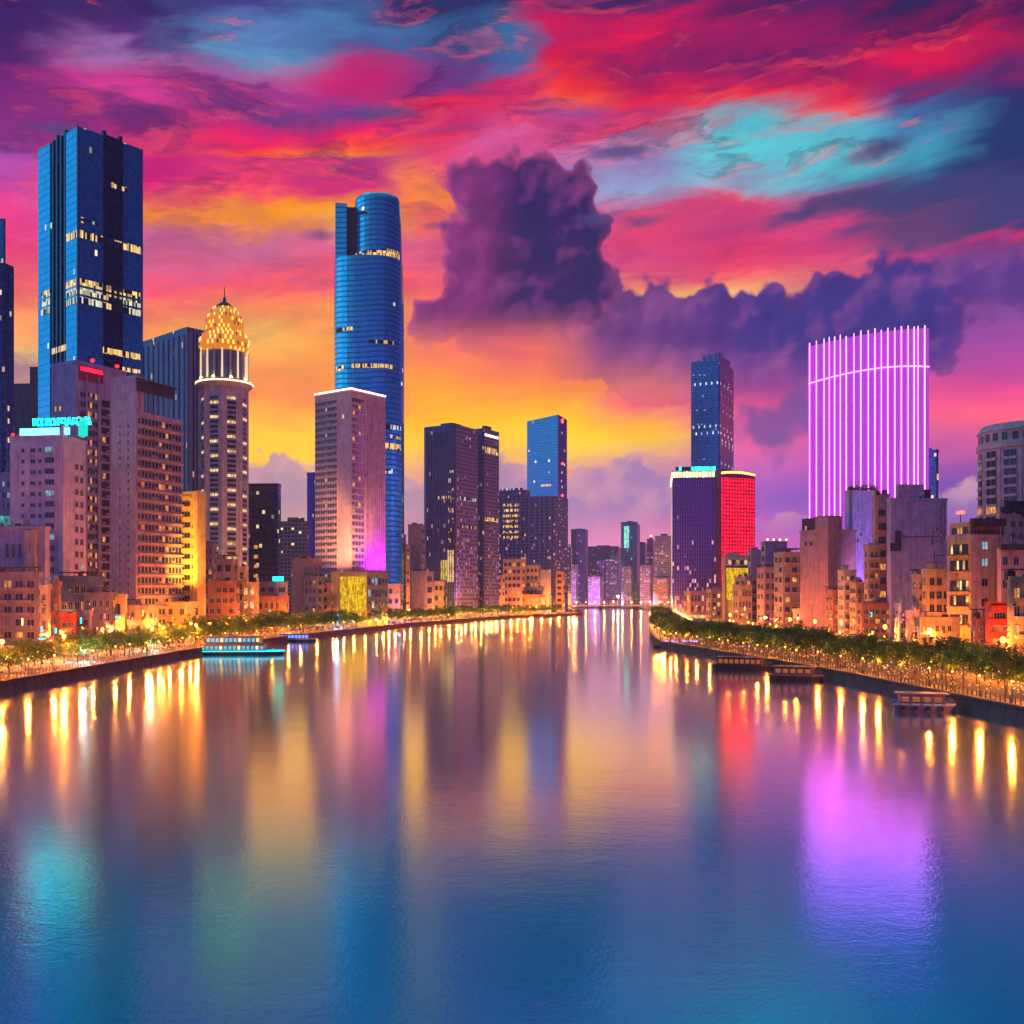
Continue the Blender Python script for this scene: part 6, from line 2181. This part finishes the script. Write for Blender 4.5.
GR = 'trees lining the right promenade'
GLT = 'trees lining the left promenade'
rp = [make_tree('promenade_tree', 'leafy round crowned tree in the dense row along the right promenade', 'tree', GR, 10 + i, M['leaf_dark'] if i % 2 else M['leaf'], 8.4, 4.9, 52, 34) for i in range(4)]
lp = [make_tree('waterside_tree', 'bushy tree in the sparkling row behind the left embankment', 'tree', GLT, 30 + i, M['leaf'] if i % 3 else M['leaf_dark'], 7.4, 4.2, 46, 32) for i in range(4)]
plant_rows('R', rp, (6.5, 13.0, 20.0), 140, 470, 7.6, 1)
plant_rows('R', rp, (5.0, 13.0), 470, 1250, 10, 2, .02)
plant_rows('L', lp, (9.0, 17.0), 175, 420, 7.4, 3)
plant_rows('L', lp, (8.0, 17.0), 420, 1250, 9, 4, .012, 1.4)


# ------------------------------------------------------------------ lamps
_far = {}


def brighter(root, Y):
    """far lamps get energy added with distance so their water streaks still show"""
    f = min(9.0, max(1.0, (Y / 430.0) ** 2))
    if f > 1.2:
        for ch in root.children:
            if ch.type == 'LIGHT':
                key = (ch.data.name, round(f))
                if key not in _far:
                    d = ch.data.copy()
                    d.energy = ch.data.energy * f
                    _far[key] = d
                ch.data = _far[key]


def make_street_lamp(name, label, group, h=9.0, r=.75, mat='lamp_amber', power=26000, col=(1.0, 0.24, 0.025)):
    root = thing(name, label, 'street lamp', (0, 0, -500), 0, group)
    q = MB()
    q.tube((0, 0, 0), (0, 0, .6), .22, .18, 8)
    q.tube((0, 0, .6), (0, 0, h - r), .11, .07, 8)
    q.obj('post', M['dark_metal'], root)
    g = MB()
    g.lathe([(0, -r), (r * .7, -r * .7), (r, 0), (r * .7, r * .7), (0, r)], 8)
    o = g.obj('lamp_head', M[mat], root)
    o.location = (0, 0, h)
    c = MB()
    c.lathe([(0, .18), (r * .55, 0), (0, -.02)], 8)
    o = c.obj('cap', M['dark_metal'], root)
    o.location = (0, 0, h + r)
    ld = bpy.data.lights.new('lamp_light', 'POINT')
    ld.energy, ld.color, ld.shadow_soft_size = power, col, .22
    link('lamp_light', ld, root, (0, 0, h - r - .3))
    return root


lamp = make_street_lamp('street_lamp', 'tall amber globe street lamp on the right bank road in front of the houses', 'amber street lamps along the right bank road')
spots = [at(px, Y) for px, Y in ((1003, 246), (982, 282), (930, 318), (919, 330), (885, 357), (815, 439), (790, 479), (765, 526), (730, 620))]
for i in range(17):  # added row, unseen behind the trees, to light the facades orange
    Y = 232 + i * 24
    spots.append((min(131, 0.4512 * Y + 6) - 3 * (i % 2), Y))
for i in range(24):
    Y = 640 + i * 30
    spots.append((bank('R', Y, 26)[0], Y))
for i, (x, y, *_) in enumerate(spots):
    if i == 0:
        lamp.location = (x, y, LAND)
    else:
        copy_tree(lamp, (x, y, LAND), 0, (1, 1, 1) if i < 9 else (.7, .7, .62))
lamp2 = make_street_lamp('street_lamp', 'amber globe street lamp behind the trees of the left bank', 'amber street lamps along the left bank road', 8.0, .6, 'lamp_amber', 40000)
rr = random.Random(4)
spots = [at(px, Y) for px, Y in ((64, 295), (2, 258), (152, 366), (163, 378), (180, 398), (196, 418), (226, 458), (233, 474), (246, 492), (262, 522), (210, 440), (290, 562), (352, 684), (398, 830), (433, 910), (452, 970), (490, 1150), (513, 1200), (530, 1240), (300, 582), (552, 1270), (574, 1330), (318, 620), (375, 760))]
for i in range(17):  # added lamps hidden by the trees, for amber light on the houses
    spots.append(bank('L', 226 + i * 22, 24 + 5 * (i % 2)))
for i, (x, y, *_) in enumerate(spots):
    if i == 0:
        lamp2.location = (x, y, LAND)
    else:
        brighter(copy_tree(lamp2, (x, y, LAND), 0), y * .8)
rl = make_street_lamp('red_lamp', 'red glowing lamp on a post behind the trees near the left corner', None, 7.5, .7, 'lamp_red', 12000, (1, .03, .02))
rl.location = (*at(51, 292)[:2], LAND)

pl = make_street_lamp('promenade_lamp', 'short warm globe lamp on the right promenade railing line under the trees', 'globe lamps along the right promenade', 3.8, .2, 'lamp_amber', 5200, (1.0, 0.30, 0.03))
first = True
Y = 150.0
rr = random.Random(6)
while Y < 1250:
    x, y = bank('R', Y, 2.2)
    if first:
        pl.location = (x, y, LAND)
        first = False
    else:
        brighter(copy_tree(pl, (x, y, LAND), 0, (1, 1, rr.uniform(.9, 1.1))), Y)
    Y += rr.uniform(8, 17) if Y < 470 else rr.uniform(15, 29)
pl = make_street_lamp('promenade_lamp', 'short warm globe lamp on the left embankment in front of the trees', 'globe lamps along the left embankment', 4.2, .22, 'lamp_warm', 4500, (1.0, 0.36, 0.05))
first = True
Y = 190.0
while Y < 1300:
    x, y = bank('L', Y, 2.4)
    if first:
        pl.location = (x, y, LAND)
        first = False
    else:
        brighter(copy_tree(pl, (x, y, LAND), 0, (1, 1, rr.uniform(.9, 1.1))), Y)
    Y += rr.uniform(8, 18) if Y < 430 else rr.uniform(14, 30)
bl = make_street_lamp('bridge_lamp', 'small lamp standing on the far bridge', 'lamps along the far bridge', 5.0, .9, 'lamp_warm', 110000, (1.0, 0.36, 0.06))
for i in range(16):
    x = xa + (xb - xa) * (i + .5) / 16
    z = 4.6 + 1.6 * (1 - ((x - (xa + xb) / 2) / hw) ** 2) + 3.6
    if i == 0:
        bl.location = (x, BY + 5, z)
    else:
        copy_tree(bl, (x, BY + 5, z), 0)

# coloured lamps among the left trees and at the bend
for name, lab, px, Y, c, s, h in (
    ('violet_lamp', 'violet white lamp at the waterside below the pink hotel', 379, 768, (0.62, 0.25, 1.0), 150, 5),
    ('blue_lamp', 'deep blue lamp at the waterside right of the violet white lamp', 399, 830, (0.10, 0.12, 1.0), 150, 4),
    ('blue_lamp', 'pale blue lamp beside the dark blue barge at the left bank', 337, 645, (0.2, 0.55, 1.0), 110, 4),
    ('white_lamp', 'cool white lamp at the end of the brick embankment', 150, 366, (0.75, 0.9, 1.0), 90, 3.4),
    ('white_lamp', 'cool white lamp low among the trees at the left', 84, 302, (0.7, 0.9, 1.0), 70, 3.4),
    ('white_lamp', 'brilliant white lamp standing just beyond the middle of the bridge', 618, 1960, (1.0, 0.9, 0.75), 160, 22),
):
    m_ = emit(name + '_glow', c, s / 8)
    M['_tmp'] = m_
    o = make_street_lamp(name, lab, None, h, .5 if Y < 1000 else 2.2, '_tmp', s * 300 if Y < 1000 else s * 300, c)
    o.location = (*at(px, Y)[:2], LAND)

# fairy lights wound through the tree rows: nobody could count them
M['fairy'] = emit('fairy_gold', (1.0, 0.40, 0.05), 4.0, sample=False)
M['fairy_white'] = emit('fairy_white', (0.75, 0.92, 1.0), 2.0, sample=False)
M['fairy_red'] = emit('fairy_red', (1.0, 0.15, 0.06), 2.0, sample=False)


def fairy(side, rng, n, o0, o1, zlo, zhi, seed, mats):
    rnd = random.Random(seed)
    q = MB()
    for i in range(n):
        t = rnd.random() ** 1.6
        Y = rng[0] + (rng[1] - rng[0]) * t
        x, y = bank(side, Y, rnd.uniform(o0, o1))
        z = LAND + zlo + (zhi - zlo) * rnd.random() ** 1.2
        s = rnd.uniform(.05, .11) * (1 + Y / 700)
        q.face([(x - s, y, z), (x + s, y, z), (x, y + .02, z + s * 1.6)], rnd.choices(range(len(mats)), (10, 3, 3)[:len(mats)])[0])
        q.face([(x, y - s, z), (x, y + s, z), (x + .02, y, z + s * 1.6)], 0)
    o = q.obj('fairy_lights', [M[m_] for m_ in mats])
    return tag(o, kind='stuff')


fairy('L', (175, 1100), 2600, 1.0, 16, .3, 5.2, 1, ('fairy', 'fairy_white', 'fairy_red'))
fairy('R', (150, 1100), 2200, 1.0, 15, .3, 5.0, 2, ('fairy', 'fairy_white', 'fairy_red'))
tag(bpy.data.objects['fairy_lights'], 'tiny warm lights strung through the trees of the left bank', 'lights')
tag(bpy.data.objects['fairy_lights.001'], 'tiny warm lights strung through the trees of the right bank', 'lights')


# ------------------------------------------------------------------ boats and pontoons
def boat(label, px, Y, L, W, rz, hull, deck_h, decks, roof, glow, name='river_boat', trim=None, glow2=None):
    """a flat river boat: hull with a raked bow, decks of windows between posts, overhanging roofs, rails"""
    root = thing(name, label, 'boat', (*at(px, Y)[:2], 0), RAD(rz))
    q = MB()
    h0, h1 = -.4, 1.3
    prof = [(-L / 2, .82), (-L / 2 + L * .06, 1), (L * .30, 1), (L * .44, .72), (L / 2, .12)]
    for (x0, w0), (x1, w1) in zip(prof[:-1], prof[1:]):
        for s in (1, -1):
            f = [(x0 * .95, s * W / 2 * w0 * .8, h0), (x1 * .95, s * W / 2 * w1 * .8, h0), (x1, s * W / 2 * w1, h1), (x0, s * W / 2 * w0, h1)]
            q.face(f if s < 0 else f[::-1])
            g_ = [(x0, s * W / 2 * w0, h1), (x1, s * W / 2 * w1, h1), (x1, s * W / 2 * w1, h1 + .35), (x0, s * W / 2 * w0, h1 + .35)]
            q.face(g_ if s < 0 else g_[::-1], 1)
        q.face([(x0, -W / 2 * w0, h1), (x1, -W / 2 * w1, h1), (x1, W / 2 * w1, h1), (x0, W / 2 * w0, h1)])
    q.face([(-L / 2 * .95, W / 2 * .66, h0), (-L / 2 * .95, -W / 2 * .66, h0), (-L / 2, -W / 2 * .82, h1), (-L / 2, W / 2 * .82, h1)])
    q.obj('hull', [hull, trim or M['white']], root)
    z = h1
    for d in range(decks):
        l = L * (.40 if d == 0 else .34)
        w = W * (.42 if d == 0 else .38)
        c = MB()
        c.box(-l, l * .72, -w, w, z, z + deck_h - .25)
        c.obj('cabin', hull, root)
        n = max(4, int(2 * l / 1.9))
        for i in range(n):
            x = -l + (l * 1.72) * (i + .5) / n
            pw_ = l * 1.72 / n
            ww = MB()
            ww.box(x - pw_ * .34, x + pw_ * .34, -w - .06, -w - .002, z + .7, z + deck_h - .7)
            ww.obj('window', glow if (i + d) % 4 or glow2 is None else glow2, root)
            ww = MB()
            ww.box(x - pw_ * .34, x + pw_ * .34, w + .002, w + .06, z + .7, z + deck_h - .7)
            ww.obj('window', glow, root)
        r = MB()
        r.box(-l - .7, l * .72 + .9, -w - .7, w + .7, z + deck_h - .25, z + deck_h)
        for i in range(n + 1):
            x = -l + (l * 1.72) * i / n
            for s in (-1, 1):
                r.box(x - .06, x + .06, s * (w + .5) - .06, s * (w + .5) + .06, z, z + deck_h - .25)
        r.obj('roof', roof, root)
        z += deck_h
    rl_ = MB()
    for i in range(9):
        x = -L * .46 + i * L * .9 / 8
        wv = W / 2 * np.interp(x, [p[0] for p in prof], [p[1] for p in prof]) * .97
        for s in (-1, 1):
            rl_.box(x - .04, x + .04, s * wv - .04, s * wv + .04, h1, h1 + 1.1)
            if i:
                rl_.tube((px_, s * pw2, h1 + 1.1), (x, s * wv, h1 + 1.1), .05, .05, 4, 0, False)
                rl_.tube((px_, s * pw2, h1 + .6), (x, s * wv, h1 + .6), .04, .04, 4, 0, False)
        px_, pw2 = x, wv
    rl_.obj('rail', M['metal'], root)
    for i in range(4):      # tyre fenders along the side
        f_ = MB()
        f_.lathe([(.18, -.12), (.42, -.16), (.5, 0), (.42, .16), (.18, .12)], 10)
        fo = f_.obj('fender', M['dark_frame'], root)
        fo.location, fo.rotation_euler = (-L * .36 + i * L * .2, -W / 2 - .16, .75), (RAD(90), 0, 0)
    f_ = MB()
    f_.tube((L * .33, 0, h1), (L * .33, 0, h1 + 3.6), .07, .05, 5)
    f_.box(L * .33 - .02, L * .33 + .02, -.7, 0, h1 + 2.9, h1 + 3.5)
    f_.obj('mast', M['metal'], root)
    f_ = MB()
    f_.tube((L * .47, 0, h1), (L * .52, -1.5 if W < 6 else 1.5, .2), .05, .05, 4)
    f_.obj('mooring_rope', M['ac'], root)
    return root


M['cyan_room'] = emit('cyan_window', (0.10, 0.55, 0.75), 0.9)
M['pale_room'] = emit('pale_window', (0.95, 0.85, 0.45), 1.1)
M['amber_room'] = emit('amber_window', (1.0, 0.26, 0.06), 0.4)
M['blue_room'] = emit('blue_window', (0.12, 0.22, 1.0), 2.5)
M['hull_navy'] = plain('hull_navy', (0.03, 0.05, 0.13), .4)
M['hull_brown'] = plain('hull_brown', (0.10, 0.04, 0.035), .6)
M['hull_pink'] = plain('hull_rose', (0.34, 0.16, 0.20), .5)
M['roof_orange'] = plain('boat_roof', (0.36, 0.15, 0.07), .6)
M['cyan_strip'] = emit('cyan_strip', (0.0, 0.65, 0.85), 3.0)
boat('floating restaurant boat with cyan and pale lit windows moored at the left bank', 239, 398, 35, 8.5, 4, M['hull_navy'], 3.0, 2, M['roof_orange'], M['cyan_room'], 'restaurant_boat', M['cyan_strip'], M['pale_room'])
boat('dark navy covered barge moored right of the floating restaurant', 297, 515, 20, 6, 8, M['hull_navy'], 2.8, 1, M['hull_navy'], M['blue_room'], 'barge')
boat('long dark brown covered boat at the right bank beside the lit trees', 744, 315, 19, 5.5, -62 + 40, M['hull_brown'], 2.6, 1, M['hull_brown'], M['amber_room'], 'covered_boat', M['hull_brown'])
boat('brown open sided boat moored between the dark covered boat and the rose one', 797, 274, 14, 4.6, -24, M['hull_brown'], 2.5, 1, M['roof_orange'], M['amber_room'], 'covered_boat', M['hull_pink'])
boat('rose painted ferry boat with cream railings moored at the right wall', 924, 199, 11.5, 4.2, -14, M['hull_pink'], 2.3, 1, M['hull_pink'], M['amber_room'], 'ferry_boat', M['white'])

# pontoon with blue lit canopies at the bend
x, y = at(681, 452)[:2]
pt = thing('pontoon', 'low dark pontoon with blue lit canopies at the bend of the right bank', 'pontoon', (x, y, 0), RAD(-8))
q = MB()
q.box(-12, 12, -2.5, 2.5, -.3, .9)
for i in range(9):
    q.tube((-12 + i * 3, -2.6, -.5), (-12 + i * 3, -2.6, 1.6), .2, .2, 6)
q.obj('deck', M['hull_brown'], pt)
for i in range(4):
    g = MB()
    X = -7 + i * 4.2
    g.face([(X - 1.8, -2.2, 3.2), (X + 1.8, -2.2, 3.2), (X, 0, 4.4)])
    g.face([(X + 1.8, -2.2, 3.2), (X + 1.8, 2.2, 3.2), (X, 0, 4.4)])
    g.face([(X + 1.8, 2.2, 3.2), (X - 1.8, 2.2, 3.2), (X, 0, 4.4)])
    g.face([(X - 1.8, 2.2, 3.2), (X - 1.8, -2.2, 3.2), (X, 0, 4.4)])
    for sx_, sy_ in ((1, 1), (1, -1), (-1, 1), (-1, -1)):
        g.tube((X + sx_ * 1.7, sy_ * 2.1, .9), (X + sx_ * 1.7, sy_ * 2.1, 3.25), .07, .07, 5, 1)
    g.obj('canopy', [plain('canopy_cloth', (0.35, 0.35, 0.55), .7) if 'canopy_cloth' not in bpy.data.materials else bpy.data.materials['canopy_cloth'], M['metal']], pt)
    l = MB()
    l.box(X - 1.5, X + 1.5, -2.3, -2.1, 2.75, 3.1)
    l.obj('light_tube', M['blue_strip'] if 'blue_strip' in M else M.setdefault('blue_strip', emit('blue_strip', (0.16, 0.16, 1.0), 22.0)), pt)

# ------------------------------------------------------------------ floodlights washing the facades
GD = dict()
FL = [
    # px, Y, aim px, aim Y, aim z, colour, power
    (344, 682, 338, 730, 68, (1.0, 0.42, 0.14), 420000, 'warm floodlight on the podium roof below the pink hotel front'),
    (187, 444, 192, 474, 46, (1.0, 0.5, 0.04), 260000, 'yellow floodlight on the shop roof in front of the bright yellow block'),
    (168, 400, 160, 445, 40, (1.0, 0.34, 0.05), 420000, 'orange floodlight below the brown apartment slab'),
    (128, 400, 126, 445, 22, (1.0, 0.32, 0.08), 60000, 'small orange floodlight at the corner of the brown slab'),
    (388, 800, 394, 840, 40, (1.0, 0.35, 0.2), 90000, 'orange floodlight below the slim pinkish tower house'),
    (226, 571, 224, 586, 60, (1.0, 0.52, 0.24), 80000, 'warm floodlight at the foot of the domed tower'),
    (72, 380, 76, 404, 30, (1.0, 0.30, 0.10), 150000, 'orange floodlight below the lilac block'),
    (740, 740, 741, 765, 14, (1.0, 0.5, 0.05), 30000, 'yellow floodlight aimed at the glowing wall block'),
    (690, 1050, 692, 1100, 40, (1.0, 0.28, 0.12), 700000, 'orange floodlight at the foot of the crown lit tower'),
    (862, 490, 863, 522, 44, (0.60, 0.28, 1.0), 220000, 'lavender floodlight aimed at the lavender slab'),
    (466, 975, 468, 1010, 40, (0.85, 0.15, 0.8), 260000, 'magenta floodlight between the twin dark towers'),
    (580, 2040, 582, 2300, 60, (0.85, 0.35, 1.0), 1300000, 'violet floodlight behind the bridge below the mauve slab tower'),  # this and the next two are added to brighten the far walls
    (612, 2040, 612, 2300, 60, (0.85, 0.35, 1.0), 1300000, 'violet floodlight behind the middle of the far bridge'),
    (650, 1930, 655, 2050, 50, (1.0, 0.35, 0.45), 500000, 'pink floodlight behind the right end of the far bridge'),
    (448, 960, 448, 998, 20, (1.0, 0.7, 0.05), 120000, 'yellow floodlight at the wider dark tower'),
]
for px, Y, ax, aY, az_, c, pw_, lab in FL:
    floodlight((*at(px, Y)[:2], LAND + (pod.H + .02 if 'podium roof' in lab else 17.2 if 'shop roof' in lab else 0)), (*at(ax, aY)[:2], az_), c, pw_, RAD(62), lab, 1.0)

# ------------------------------------------------------------------ the evening air
q = MB()
q.box(-2620, 2620, -320, 4020, -2.0, 330.0, 0, True)
hz = tag(q.obj('haze', None), kind='stuff')
m = bpy.data.materials.new('evening_haze')
m.use_nodes = True
m.node_tree.nodes.clear()
v = m.node_tree.nodes.new('ShaderNodeVolumePrincipled')
v.inputs['Color'].default_value = (1.0, 0.84, 0.97, 1)
v.inputs['Density'].default_value = 0.00007
v.inputs['Anisotropy'].default_value = 0.3
o_ = m.node_tree.nodes.new('ShaderNodeOutputMaterial')
m.node_tree.links.new(v.outputs[0], o_.inputs['Volume'])
hz.data.materials.clear()
hz.data.materials.append(m)
